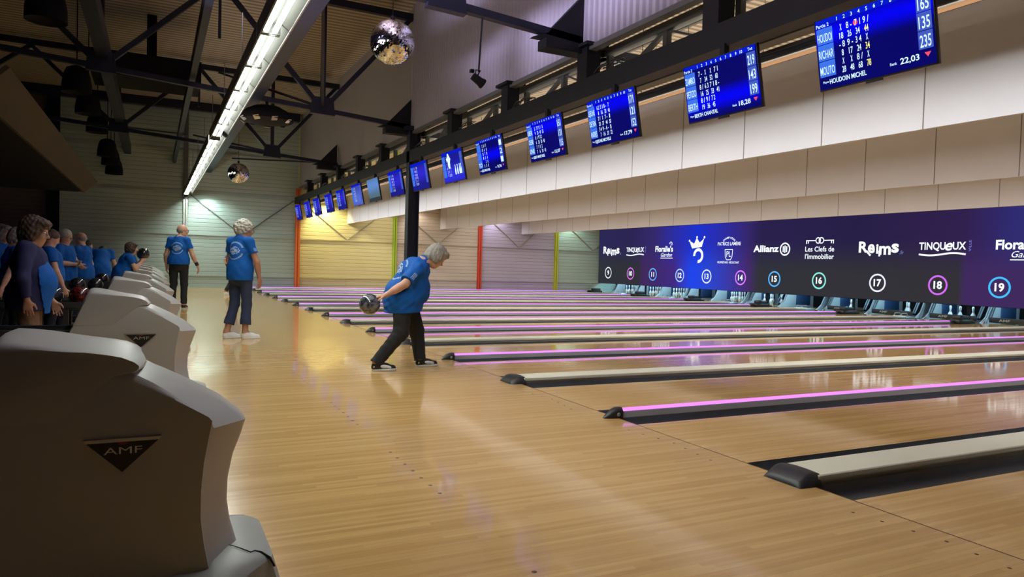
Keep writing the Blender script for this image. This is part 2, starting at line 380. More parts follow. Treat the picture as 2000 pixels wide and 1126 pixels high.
# ------------------------------------------------------------------ lanes
ORD = {24: 'bare lane in the bottom right corner, nearest of all the lanes', 23: 'lane crossing the right edge just beyond the nearest wide cream divider',
       22: 'lane between the nearest cream divider pair and the first purple lit rail', 21: 'lane just beyond the nearest purple lit rail, showing mirrored wall lights',
       20: 'lane behind the second cream divider, below the reflection of the blue circle'}
for n in range(24, 8, -1):
    yl = lane_y[n]
    b = MB().box(0, XE, yl - LW / 2, yl + LW / 2, -.06, 0)
    o = b.build('bowling_lane', M['lane'])
    lab = {24: 'glossy maple bowling lane in the bottom right corner, nearest of all', 23: 'glossy maple lane just beyond the nearest cream divider, second nearest of all',
           22: 'glossy maple lane on the far side of the nearest purple lit rail', 21: 'glossy maple lane between the second cream divider and second purple rail',
           20: 'glossy maple lane just beyond the second purple lit rail'}.get(n, 'glossy maple bowling lane ending under the circle numbered %s' % NW.get(n, ''))
    if n == 23: lab = 'glossy maple lane between the nearest cream divider and nearest purple rail'
    if n == 22: lab = 'glossy maple lane between the nearest purple rail and second cream divider'
    if n == 21: lab = 'glossy maple lane between the second cream divider and second purple rail'
    if n == 20: lab = 'glossy maple lane between the second purple rail and third cream divider'
    tag(o, lab, 'bowling lane', 'bowling lanes side by side')
ordn = ['nearest', 'second', 'third', 'fourth', 'fifth', 'sixth', 'seventh', 'eighth']
cnt = {'return': -1, 'led': -1}
TRO = [(-.005, -.0), (-.0, -.045), (.03, -.085), (.08, -.10), (.155, -.10), (.205, -.085), (.232, -.045), (.238, -.0)]
for (y0, y1, kind) in div:
    cnt[kind] += 1; i = cnt[kind]
    if i == 0 and kind == 'return': lab = 'divider outside the bottom right corner beside the nearest bare lane'
    if y1 < -1: continue
    yc = (y0 + y1) / 2
    q = i - 1 if kind == 'return' else i - 1
    if kind == 'return':
        lab = 'wide cream lane divider with hooded black end cap, %s of its kind from the camera' % ordn[i - 1]
        if i - 1 == 0: lab = 'wide cream lane divider at right, largest black end cap, nearest of its kind'
    else:
        if i == 0: lab = 'slim rail outside the frame right of the nearest lane'
        else: lab = 'slim purple lit rail between black gutters, %s of its kind from the camera' % ordn[i - 1]
    t = empty('lane_divider', lab, 'lane divider', (0, yc, 0), 0, 'dividers between the lanes')
    w = y1 - y0; gw = .235 if kind == 'return' else .228
    for s in (-1, 1):
        ya = -w / 2 if s < 0 else w / 2 - gw
        b = MB(); pr_ = [(ya + u * gw / .238, v) for u, v in TRO]
        N = len(pr_); X1 = 15.82
        b.add([(.0, u, v) for u, v in pr_] + [(X1, u, v) for u, v in pr_], [(j, j + 1, N + j + 1, N + j) for j in range(N - 1)], 0, True)
        b.add([(.0, u, v) for u, v in pr_] + [(.0, ya, -.16), (.0, ya + gw, -.16)], [tuple(range(N)) + (N + 1, N)])
        b.box(0, X1, ya, ya + gw, -.20, -.12)
        b.build('gutter', M['gutter'], t)
    cw = w - 2 * gw
    if kind == 'return':
        b = MB(); h = cw / 2
        prof = [(-h + .03, -.12), (-h + .03, .022), (-h, .028), (-h, .050), (-h + .006, .056), (-h * .5, .060), (0, .062), (h * .5, .060), (h - .006, .056), (h, .050), (h, .028), (h - .03, .022), (h - .03, -.12)]
        b.prism(prof, 'X', .03, 15.2, 0, True)
        sharp(b.build('capping_rail', M['cream'], t), 40)
        # hooded end cap
        b = MB(); h = cw / 2 + .012
        for k, (x, sc, z) in enumerate(((.05, 1.0, .066), (.0, 1.0, .070), (-.06, .97, .060), (-.11, .86, .036), (-.145, .62, .006))): pass
        secs = [(.045, 1.0, .066), (.0, 1.0, .070), (-.04, .99, .062), (-.085, .95, .036), (-.105, .92, .012), (-.108, .91, .001)]
        V = []; ns = 13
        for (x, sc, z) in secs:
            for j in range(ns):
                a = -1 + 2 * j / (ns - 1)
                V.append((x, h * sc * a, max(.0, z * (1 - .12 * a * a)) if abs(a) < 1 else 0.0))
        F = [(k * ns + j, k * ns + j + 1, (k + 1) * ns + j + 1, (k + 1) * ns + j) for k in range(len(secs) - 1) for j in range(ns - 1)]
        b.add(V, F, 0, True); b.add(V[:ns], [tuple(range(ns))])
        b.box(-.004, .055, -h, h, -.10, .0)
        b.box(-.01, .01, -.035, .035, .062, .0655)
        b.build('end_cap', M['blackplastic'], t)
    else:
        h = .026
        b = MB().bbox(.02, 14.9, -h, h, -.12, .048, .006); b.build('capping_rail', M['alu'], t)
        for s in (-1, 1):
            b = MB().prism([(0, .0485), (s * .006, .064), (s * .022, .064), (s * .025, .0485)] if s > 0 else [(0, .0485), (-.006, .064), (-.022, .064), (-.025, .0485)], 'X', .05, 14.6)
            led = b.build('led_strip', M['ledpurple'] if yc < 13 else M['ledpurple'], t)
        b = MB(); V = []; secs = [(.035, .040, .076), (-.01, .040, .074), (-.05, .036, .058), (-.09, .024, .028), (-.115, .008, .004)]
        for (x, hh, z) in secs: V += [(x, -hh, 0), (x, -hh, z * .62), (x, -hh * .5, z), (x, hh * .5, z), (x, hh, z * .62), (x, hh, 0)]
        F = [(k * 6 + j, k * 6 + j + 1, (k + 1) * 6 + j + 1, (k + 1) * 6 + j) for k in range(4) for j in range(5)]
        b.add(V, F, 0, True); b.add(V[:6], [tuple(range(6))]); b.box(-.004, .035, -.04, .04, -.10, 0)
        cap = b.build('end_cap', M['blackplastic'], t)
        b = MB(); T = Matrix.Translation((-.005, -.040, .028)) @ Matrix.Rotation(math.pi / 2, 4, 'X')
        b.lathe([(.0001, .005), (.013, .004), (.015, 0)], n=14, T=T); b.build('bolt', M['bolt'], cap)
    # black cover at the pin end
    if kind == 'led':
        b = MB().bbox(14.75, 15.35, -.17, .17, .0, .10, .03).bbox(14.9, 15.3, -.10, .12, .09, .19, .03).bbox(14.62, 14.85, -.07, .07, .01, .07, .02)
        b.build('pin_end_cover', M['blackplastic'], t)
    else:
        b = MB().bbox(15.2, 15.6, -.12, .12, -.10, .05, .02).tube([(15.0, -.1, .05), (15.05, -.1, .13), (15.25, -.1, .13), (15.3, -.1, .05)], .012, 6).tube([(15.0, .1, .05), (15.05, .1, .13), (15.25, .1, .13), (15.3, .1, .05)], .012, 6)
        b.build('pin_end_bracket', M['bolt'], t)

# ------------------------------------------------------------------ ball return machines
M['shell'] = mat('grey_beige_moulded_shell', (.37, .36, .345), .38, var=.05, scale=2.5, bump=.04)
M['shellbase'] = mat('grey_base_skirt', (.34, .345, .33), .45, var=.12, scale=6, bump=.05)
M['badge'] = mat('black_badge_plate', (.008, .008, .010), .35)
M['chrome'] = mat('brushed_silver', (.55, .55, .56), .3, metal=1)
M['redmark'] = mat('red_badge_mark', (.25, .015, .02), .4)
M['crack'] = mat('dark_crack', (.006, .005, .004), .9)
def slices(cen, side, hw, ys):
    V = []; n = len(cen)
    for yy, cx_, cz_ in ys:
        for (a, b_) in zip(side, cen): V.append((a[0] + (b_[0] - a[0]) * cx_, yy * hw, a[1] + (b_[1] - a[1]) * cz_))
    F = [(k * n + j, k * n + (j + 1) % n, (k + 1) * n + (j + 1) % n, (k + 1) * n + j) for k in range(len(ys) - 1) for j in range(n)]
    F += [tuple(range(n))[::-1], tuple(range((len(ys) - 1) * n, len(ys) * n))]
    return V, F
YS = [(-1, 0, 0), (-.985, .01, .35), (-.95, .05, .75), (-.36, .92, 1), (-.28, 1, 1), (0, 1, 1), (.28, 1, 1), (.36, .92, 1), (.95, .05, .75), (.985, .01, .35), (1, 0, 0)]
def ball_return(first):
    t = empty('ball_return', 'x', 'ball return')
    cen = [(-3.84, .0), (-3.79, .15), (-3.66, .50), (-3.56, .68), (-3.42, .735), (-3.30, .765), (-3.20, .760), (-3.12, .737), (-3.06, .710), (-2.97, .664), (-2.88, .610), (-2.815, .555), (-2.80, .54), (-2.815, .49), (-2.84, .42), (-2.855, .34), (-2.857, .26), (-2.845, .18), (-2.82, .10), (-2.80, 0)]
    side = [(-3.84, .0), (-3.78, .15), (-3.64, .50), (-3.56, .66), (-3.44, .715), (-3.30, .745), (-3.215, .738), (-3.133, .705), (-3.09, .682), (-3.03, .650), (-2.97, .613), (-2.93, .588), (-2.92, .575), (-2.93, .52), (-2.943, .44), (-2.95, .35), (-2.95, .26), (-2.94, .18), (-2.925, .10), (-2.91, 0)]
    V, F = slices(cen, side, .24, YS); sharp(MB().add(V, F).build('shell', M['shell'], t))
    cen = [(-3.60, .60), (-3.545, .78), (-3.51, .845), (-3.50, .850), (-3.46, .848), (-3.40, .838), (-3.33, .822), (-3.274, .806), (-3.22, .790), (-3.173, .775), (-3.13, .759), (-3.114, .749), (-3.112, .742), (-3.12, .735), (-3.18, .72), (-3.35, .60)]
    side = [(-3.595, .60), (-3.535, .75), (-3.495, .818), (-3.482, .826), (-3.45, .826), (-3.40, .822), (-3.33, .812), (-3.274, .806), (-3.22, .796), (-3.18, .786), (-3.145, .770), (-3.132, .759), (-3.132, .752), (-3.14, .744), (-3.20, .73), (-3.35, .60)]
    V, F = slices(cen, side, .2415, [(-1, 0, -.25), (-.975, .0, .1), (-.93, .03, .5), (-.5, .6, 1), (0, 1, 1), (.5, .6, 1), (.93, .03, .5), (.975, .0, .1), (1, 0, -.25)])
    sharp(MB().add(V, F).build('top_hood', M['shell'], t), 40)
    b = MB()
    low = [(-3.95, -.155), (-3.95, .03), (-3.88, .06), (-2.93, .10), (-2.86, .115), (-2.76, .105), (-2.715, .085), (-2.69, .0)]
    V, F = slices(low, [(-3.9, -.155), (-3.9, .03), (-3.86, .05), (-2.95, .07), (-2.92, .075), (-2.86, .07), (-2.83, .05), (-2.81, .0)], .29, [(-1, 0, 0), (-.9, .3, .5), (-.72, .9, 1), (-.6, 1, 1), (.6, 1, 1), (.72, .9, 1), (.9, .3, .5), (1, 0, 0)])
    V = [(x, y_, z if x < -3.9 or z > .0 else z) for x, y_, z in V]
    base = sharp(MB().add([(x, y_, max(z, -.155) if x < -3.5 else max(z, 0)) for x, y_, z in V], F).build('base_skirt', M['shellbase'], t), 25)
    # badge on the side panel, with raised lettering
    T = Matrix.Translation((-3.172, -.2425, .0))
    b = MB(); b.prism([(-3.275, .535), (-3.07, .535), (-3.174, .437)], 'Y', -.247, -.240)
    bd = b.build('badge', M['badge'], t)
    b = MB(); b.prism([(-3.278, .541), (-3.067, .541), (-3.073, .531), (-3.272, .531)], 'Y', -.2495, -.240); b.build('badge_edge', M['chrome'], bd)
    b = MB(); add_text(b, 'AMF', frame((-3.172, -.2485, .494), (1, 0, 0), (0, 0, 1)), w=.104, h=.021, bold=.0); b.build('lettering', M['chrome'], bd, fix=False)
    b = MB(); b.prism([(-3.188, .530), (-3.156, .530), (-3.164, .5225), (-3.180, .5225)], 'Y', -.2495, -.240); b.build('badge_mark', M['redmark'], bd)
    # black ball rack behind the hood
    b = MB()
    for z in (.50, .16):
        for yy in (-.17, .17): b.tube([(-3.58, yy, z), (-4.95, yy, z)], .016, 8)
        b.tube([(-4.95, -.17, z), (-5.0, -.1, z), (-5.0, .1, z), (-4.95, .17, z)], .016, 8)
        b.box(-4.9, -3.66, -.10, .10, z - .04, z - .02)
    for yy in (-.17, .17): b.box(-4.88, -4.82, yy - .02, yy + .02, -.16, .62); b.box(-3.98, -3.93, yy - .02, yy + .02, -.16, .52)
    for z in (.60,):
        for yy in (-.20, .20): b.box(-4.95, -3.62, yy - .015, yy + .015, .50, .565)
    b.box(-4.9, -3.7, -.19, .19, -.10, -.07)
    b.build('ball_rack', M['blackplastic'], t)
    return t
br = ball_return(True)
BY = [.358 + 3.3437 * i for i in range(8)]
blab = ['grey moulded ball return machine in the bottom left corner, nearest and largest, with cracked foot',
        'grey moulded ball return machine with black triangular badge, second from the camera', 'grey ball return machine, third from the camera, overlapped by the second',
        'grey ball return machine, fourth from the camera, beside the legs of the bald man', 'grey ball return machine, fifth from the camera, only its ridge showing',
        'grey ball return machine, sixth from the camera, a thin pale ridge', 'grey ball return machine, seventh from the camera, next to last pale ridge', 'grey ball return machine farthest from the camera, in front of the wall']
rets = [br] + [copy_tree(br) for i in range(7)]
for i, o in enumerate(rets):
    o.location = (0, BY[i], 0); o['label'] = blab[i]; o['group'] = 'ball return machines along the approach'
b = MB()
pts = [(-2.856, -.085, .128), (-2.84, -.175, .125), (-2.815, -.21, .120), (-2.79, -.285, .108), (-2.775, -.27, .106), (-2.76, -.262, .104), (-2.745, -.29, .09), (-2.73, -.30, .06)]
pts = [(-2.868, -.10, .117), (-2.84, -.13, .1165), (-2.815, -.165, .115), (-2.79, -.195, .111), (-2.775, -.185, .110), (-2.755, -.19, .104), (-2.73, -.215, .09), (-2.715, -.22, .06)]
b.tube(pts, [.001, .0015, .002, .002, .002, .003, .004, .004], 6)
b.build('crack_line', M['crack'], br)

# ------------------------------------------------------------------ bowling balls on the racks
def ballmat(name, c1, c2, rough=.12):
    m, nt, b = nodemat(name)
    tc = nt.nodes.new('ShaderNodeTexCoord'); nz = nt.nodes.new('ShaderNodeTexNoise'); nz.inputs['Scale'].default_value = 9; nz.inputs['Distortion'].default_value = 2.5; nz.inputs['Detail'].default_value = 3
    nt.links.new(tc.outputs['Object'], nz.inputs['Vector'])
    r = nt.nodes.new('ShaderNodeValToRGB'); r.color_ramp.elements[0].position = .4; r.color_ramp.elements[1].position = .62
    r.color_ramp.elements[0].color = (*c1, 1); r.color_ramp.elements[1].color = (*c2, 1)
    nt.links.new(nz.outputs['Fac'], r.inputs[0]); nt.links.new(r.outputs[0], b.inputs['Base Color']); b.inputs['Roughness'].default_value = rough; b.inputs['Coat Weight'].default_value = .6
    return m
def ball_mesh(name, m, c, r, label, group=None, holes=True, hd=(0, 0, 1), hole_parts=True):
    b = MB(); N = 24; prof = [(max(1e-4, r * math.sin(math.pi * k / N)), -r * math.cos(math.pi * k / N)) for k in range(N + 1)]
    b.lathe(prof, n=40); o = b.build(name, m, None); o.location = c
    for p_ in o.data.polygons: p_.use_smooth = True
    tag(o, label, 'bowling ball', group)
    if holes:
        d = Vector(hd).normalized(); a = d.orthogonal().normalized(); e = d.cross(a)
        for (u, v, rr) in ((.022, .012, .0125), (-.022, .012, .0125), (0, -.05, .0145)):
            p0 = (d * r + a * u + e * v).normalized() * r
            T = frame(p0 * 1.0012, a, e)
            bb = MB().lathe([(.0001, -.0), (rr * .85, .0004), (rr, .0)], n=14, T=T); bb.build('finger_hole', M['crack'], o)
    return o
RB = [(ballmat('red_swirl_ball', (.012, .003, .004), (.16, .01, .012)), 'glossy black and red ball'),
      (ballmat('black_ball', (.01, .01, .012), (.02, .02, .025)), 'glossy plain black ball'),
      (ballmat('blue_swirl_ball', (.006, .01, .03), (.03, .06, .22)), 'glossy dark blue ball')]
where = {1: 'second', 2: 'third', 3: 'fourth', 4: 'fifth'}
spots = {2: [(0, -3.84, 0), (0, -4.10, 1), (0, -4.45, 2)], 3: [(0, -3.9, 1), (0, -4.14, 1), (0, -4.7, 2)], 4: [(0, -4.0, 1), (0, -4.25, 0)]}
where[0] = 'nearest'
seq = ['nearest the hood', 'second from the hood', 'third from the hood']
for i, L_ in spots.items():
    for j, (dz, x, mi) in enumerate(L_):
        z = .625
        ball_mesh('bowling_ball', RB[mi][0], (x, BY[i], z), .108, RB[mi][1] + ' on the %s return rack, %s' % (where[i], seq[j]), 'bowling balls on the return racks', holes=(i < 3), hd=(.3, -.6, .8))

# ------------------------------------------------------------------ scoreboard screens
BLUE0, BLUE1 = (.004, .006, .26), (.0, .0, .95)
def screen_mat(name, dark, bright, v0, wid, st=1.0, tint=None):
    m, nt, b = nodemat(name)
    tc = nt.nodes.new('ShaderNodeTexCoord'); sp = nt.nodes.new('ShaderNodeSeparateXYZ'); nt.links.new(tc.outputs['Generated'], sp.inputs[0])
    band = math_node(nt, 'ABSOLUTE', math_node(nt, 'SUBTRACT', sp.outputs['Z'], v0))
    mr = nt.nodes.new('ShaderNodeMapRange'); nt.links.new(band, mr.inputs[0]); mr.inputs[1].default_value = 0; mr.inputs[2].default_value = wid; mr.inputs[3].default_value = 1; mr.inputs[4].default_value = 0; mr.interpolation_type = 'SMOOTHSTEP'
    mx = nt.nodes.new('ShaderNodeMixRGB'); nt.links.new(mr.outputs[0], mx.inputs[0]); mx.inputs[1].default_value = (*dark, 1); mx.inputs[2].default_value = (*bright, 1)
    nt.links.new(mx.outputs[0], b.inputs['Emission Color']); b.inputs['Emission Strength'].default_value = st
    b.inputs['Base Color'].default_value = (.005, .005, .005, 1); b.inputs['Roughness'].default_value = .6; b.inputs['Specular IOR Level'].default_value = 0
    return m
M['tv'] = mat('black_screen_casing', (.01, .01, .012), .35)
M['tile'] = emis('name_tile_glow', (.05, .18, .85), 1.0)
M['tile2'] = emis('total_tile_glow', (.06, .11, .55), 1.0)
M['white'] = emis('white_lettering_glow', (.62, .85, 1.0), 1.25)
M['yellow'] = emis('yellow_lettering_glow', (1.0, .95, .25), 1.1)
M['redglow'] = emis('red_mark_glow', (.9, .08, .12), 1.1)
M['pink'] = emis('pink_mark_glow', (1.0, .25, .4), 1.0)
M['band'] = emis('header_band_glow', (.0, .01, .62), 1.0)
SW, SH = .952, .53
TB = frame((1.595, 0, 2.828), (0, -1, 0), (-.194, 0, .98))
scr = {
 23: dict(names=('HOUDOI', 'RICHAR', 'MOUTO'), rows=(('X', '8 -', '7 1', '9 /'), ('18', '26', '34', '44y'), ('- 8', '9 -', '3 4', 'X'), ('8', '17', '24', '34y'), ('X', 'X', '8 /', 'X'), ('28', '48', '68', '78y')), tot=('165', '135', '235'), pl='HOUDOIN MICHEL', rank='22,03', v0=.78, red=True),
 22: dict(names=('ZAMBO', 'PETIZO', 'BERTH'), rows=(('7 -', 'X', 'X', '7 1'), ('7', '34', '52', '60'), ('8 /', '6 3', '7 1', '8 -'), ('16', '25', '33', '41'), ('8 /', '9 /', '7 2', ''), ('19', '36', '45', '')), tot=('219', '143', '199'), pl='BERTH CHANTAL', rank='18,28', v0=.30),
 21: dict(names=('LEJEUNE', 'DE FIN', 'ANDRES'), rows=(('6 2', '5 1', '8 -', '7'), ('8', '16', '33', '40'), ('7 /', 'X', '7 -', '1'), ('20', '37', '44', '50'), ('3 4', '9 -', '6 -', '1'), ('7', '16', '31', '32')), tot=('171', '121', '152'), pl='LEJEUNE MICHELE', rank='17,79', v0=.80),
 20: dict(names=('LIBER', 'CEBE', 'EINE'), rows=(('5', '7 7', '1 /', '3'), ('9', '20', '40', '55'), ('8', '1 9', '7 2', ''), ('6', '20', '30', '40'), ('7', '1 1', '2', ''), ('7', '6', '30', '40')), tot=('151', '131', '115'), pl='LIBERT MARIE NOEL', rank='15,07', v0=.80),
 19: dict(names=('', '', 'TO'), rows=(('2', '3 1', '7', ''), ('13', '6', '8', ''), ('1', '7', '1', ''), ('1', '3', '8', ''), ('', '2', '0', ''), ('3', '3', '8', '')), tot=('1', '2', '1'), pl='GES MICHEL', rank='9,36', v0=.50),
}
def place(b, u, v): return TB @ Vector(((u - .5) * SW, (.5 - v) * SH, 0))
def quad(b, u0, v0, u1, v1, d, mi=0):
    n_ = TB.to_3x3() @ Vector((0, 0, d))
    ps = [place(b, u0, v1) + n_, place(b, u1, v1) + n_, place(b, u1, v0) + n_, place(b, u0, v0) + n_]
    b.add(ps, [(0, 1, 2, 3)], mi)
def txt(b, s, u, v, h, w=None, mi=0, bold=.01):
    T = TB.copy(); T.translation = place(b, u, v) + TB.to_3x3() @ Vector((0, -h * SH / 2, .004)); add_text(b, s, T, w=w * SW if w else None, h=h * SH, bold=bold, mi=mi)
order_txt = {9: 'fifteenth and farthest', 10: 'fourteenth', 11: 'thirteenth', 12: 'twelfth', 13: 'eleventh', 14: 'tenth', 15: 'ninth', 16: 'eighth', 17: 'seventh', 18: 'sixth', 19: 'fifth', 20: 'fourth', 21: 'third', 22: 'second', 23: 'first'}
smats = {}
for n in range(23, 8, -1):
    d = scr.get(n)
    lab = {23: 'largest blue score screen at top right, showing rank 22,03', 22: 'blue score screen second from the camera, showing rank 18,28', 21: 'blue score screen third from the camera, showing rank 17,79',
           18: 'blue score screen sixth from the camera, showing white pins and a bowling figure', 15: 'pale screen showing a hazy blue and grey picture, ninth from the camera',
           17: 'blue score screen hanging in front of the dark column, seventh from the camera'}.get(n, 'blue score screen hanging under the beam, %s from the camera' % order_txt[n])
    t = empty('score_screen', lab, 'screen', (0, lane_y[n], 0), 0, 'score screens hanging in a row under the beam')
    b = MB(); T = TB.copy()
    b.bbox(-SW / 2 - .008, SW / 2 + .008, -SH / 2 - .012, SH / 2 + .008, -.035, -.002, .004, 0, T); b.bbox(-.25, .25, -.2, .16, -.075, -.03, .01, 0, T)
    b.box(-.08, .05, -SH / 2 - .028, -SH / 2 - .005, -.03, -.008, 0, T)
    b.build('casing', M['tv'], t)
    b = MB(); b.box(1.60, 1.66, -.03, .03, 3.0, 3.22); b.box(1.585, 1.655, -.06, .06, 2.95, 3.02); b.box(1.625, 1.665, -.02, .02, 2.8, 3.0)
    b.build('bracket', M['steel'], t)
    if n == 15: sm_ = screen_mat('hazy_picture_screen', (.09, .16, .22), (.12, .26, .62), .72, .5)
    elif n == 14: sm_ = screen_mat('pale_blue_screen', (.05, .07, .42), (.10, .16, .62), .3, .6)
    elif n == 18: sm_ = screen_mat('animation_screen', (.01, .01, .30), (.03, .03, .75), .25, .5)
    elif n in scr: sm_ = screen_mat('score_screen_glow_%d' % n, (.001, .001, .14), (0, 0, .92), d['v0'], .26)
    else:
        sm_ = smats.get('far') or screen_mat('far_score_screen', (.012, .012, .25), (.03, .02, .62), .6 if n > 12 else .5, .45); smats['far'] = sm_
    b = MB(); quad(b, 0, 0, 1, 1, .0); b.build('display', sm_, t, fix=False)
    if n in (15,):
        b = MB(); quad(b, .0, .84, 1, 1, .002); b.build('picture_ground', emis('dark_picture_ground', (.035, .045, .05), 1), t, fix=False); continue
    b = MB()
    for k in range(3): quad(b, .012, .125 + k * .235, .165, .35 + k * .235, .002)
    b.build('name_panel', M['tile'], t, fix=False)
    b = MB()
    for k in range(3): quad(b, .875, .10 + k * .235, .985, .325 + k * .235, .002)
    b.build('total_panel', M['tile2'], t, fix=False)
    b = MB(); quad(b, .01, .0, .99, .085, .0015); b.build('header_band', M['band'], t, fix=False)
    b = MB()
    if d is None: d = dict(names=('', '', ''), rows=(('3', '7', '1'), ('9', '18', '26'), ('8', '1', '6'), ('8', '17', '31'), ('2', '5', '/'), ('7', '12', '30')), tot=('', '', ''), pl='', rank='')
    if n >= 19:
        txt(b, 'Partie 2', .075, .085, .05)
        for k in range(10): txt(b, str(k + 1), .215 + .067 * k, .05, .05)
        txt(b, 'Tot', .93, .05, .05)
    for k, s_ in enumerate(d['names']):
        if s_: txt(b, s_, .088, .26 + k * .235, .115, w=.14, bold=.005)
    for k, row in enumerate(d['rows']):
        for j, s_ in enumerate(row):
            y_ = .185 + (k // 2) * .235 + (k % 2) * .118
            if s_.endswith('y'): txt(b, s_[:-1], .245 + .075 * j, y_, .09, w=.036, mi=1)
            elif s_: txt(b, s_, .245 + .075 * j, y_, .085, w=.018 * len(s_.replace(' ', '')) + .008 * s_.count(' ') * 2)
    for k, s_ in enumerate(d['tot']):
        if s_: txt(b, s_, .93, .225 + k * .235, .15, w=.085)
    if d['pl']: txt(b, 'Player', .065, .895, .03); txt(b, d['pl'], .27, .90, .065, w=.34, bold=.02)
    if d['rank']: txt(b, 'Rank', .67, .885, .035); txt(b, d['rank'], .80, .875, .075, w=.15, bold=.02)
    if n >= 19:
        b.add([place(b, .915, .84) + TB.to_3x3() @ Vector((0, 0, .003)), place(b, .965, .84) + TB.to_3x3() @ Vector((0, 0, .003)), place(b, .94, .90) + TB.to_3x3() @ Vector((0, 0, .003))], [(0, 2, 1)], 2)
    if d.get('red'):
        T2 = TB.copy(); T2.translation = place(b, .378, .185); b.lathe([(.0001, .003), (.02, .003)], n=16, mi=2, T=T2)
    if n == 18:
        for u in (.62, .72, .82, .88):
            T2 = TB.copy(); T2.translation = place(b, u, .62)
            b.add([T2 @ Vector((x, yy, .003)) for x, yy in ((-.025, -.09), (.025, -.09), (.03, -.03), (.01, .04), (.016, .08), (-.016, .08), (-.01, .04), (-.03, -.03))], [tuple(range(8))])
        T2 = TB.copy(); T2.translation = place(b, .34, .32)
        b.add([T2 @ Vector((x, yy, .003)) for x, yy in ((-.04, -.12), (.03, -.12), (.06, 0), (.10, .04), (.05, .09), (.02, .14), (-.03, .14), (-.05, .08), (-.11, .05), (-.05, 0))], [tuple(range(10))])
    b.build('lettering', [M['white'], M['yellow'], M['redglow']], t, fix=False)

# ------------------------------------------------------------------ beam, hangers, lattice, column
t = empty('screen_beam', 'long black box beam the score screens hang from', 'beam', (1.7, 10, 3.2))
T0 = Vector((1.7, 10, 3.2))
def pbuild(b, name, m, par): # parts given in world coordinates under an unrotated parent
    return b.build(name, m, par, loc=None) if par.location.length == 0 else _shift(b, name, m, par)
def _shift(b, name, m, par):
    L_ = Vector(par.location); b.v = [tuple(Vector(v) - L_) for v in b.v]; return b.build(name, m, par)
pbuild(MB().box(1.63, 1.83, -3, YW, 3.20, 3.44), 'beam_box', M['steel'], t)
pbuild(MB().box(1.84, 1.98, -3, YW, 3.19, 3.25), 'cable_tray', M['steelgrey'], t)
pbuild(MB().tube([(2.12, -3, 3.16), (2.12, YW, 3.16)], .035, 8), 'pipe', M['steelblue'], t)
for yh in (.8, 3.06, 5.38, 7.61, 9.88, 14.35, 16.55, 18.85, 21.1, 23.4):
    pbuild(MB().box(1.66, 1.86, yh - .11, yh + .11, 3.44, 3.86).box(1.60, 1.92, yh - .20, yh + .20, 3.84, 3.88), 'hanger', M['steel'], t)
random.seed(5)
for yh in (1.6, 4.4, 6.6, 8.7, 11.1, 15.2, 17.6, 20.2):
    b = MB()
    for q in range(3):
        y_ = yh + q * .1; p_ = [Vector((1.66, y_ + .5 * i / 6, 3.45 + .05 * math.sin(i * math.pi / 6) + random.uniform(0, .04))) for i in range(7)]
        b.tube(p_, .010, 5)
    pbuild(b, 'cable_loop', M['blackplastic'], t)
# lattice girder behind the beam
t = empty('lattice_girder', 'grey green steel lattice girder behind the black beam', 'girder', (2.0, 10, 3.3))
pbuild(MB().box(1.98, 2.08, -3, YW, 3.78, 3.88), 'top_chord', M['steelgrey'], t)
pbuild(MB().box(1.98, 2.08, -3, YW, 3.28, 3.36), 'bottom_chord', M['steelgrey'], t)
yy = -2.6; k = 0
while yy < 25:
    pbuild(MB().bar((2.03, yy, 3.34), (2.03, yy, 3.80), .07), 'lattice_post', M['steelgrey'], t)
    a, c = ((yy, 3.80), (yy + 1.13, 3.34)) if k % 2 == 0 else ((yy, 3.34), (yy + 1.13, 3.80))
    pbuild(MB().bar((2.03, a[0], a[1]), (2.03, c[0], c[1]), .05 if k % 2 == 0 else .025), 'lattice_diagonal', M['steelgrey'], t)
    yy += 1.13; k += 1
b = MB(); yc = 12.15
b.box(1.63, 1.65, yc - .10, yc + .10, -.2, 3.95).box(1.85, 1.87, yc - .10, yc + .10, -.2, 3.95).box(1.65, 1.85, yc - .01, yc + .01, -.2, 3.95)
b.box(1.55, 1.95, yc - .12, yc + .12, 3.86, 3.95)
tag(b.build('support_column', M['steelblue'], None, loc=(1.75, yc, 0)), 'tall dark blue steel column rising behind the bowler in the middle of the hall', 'column')

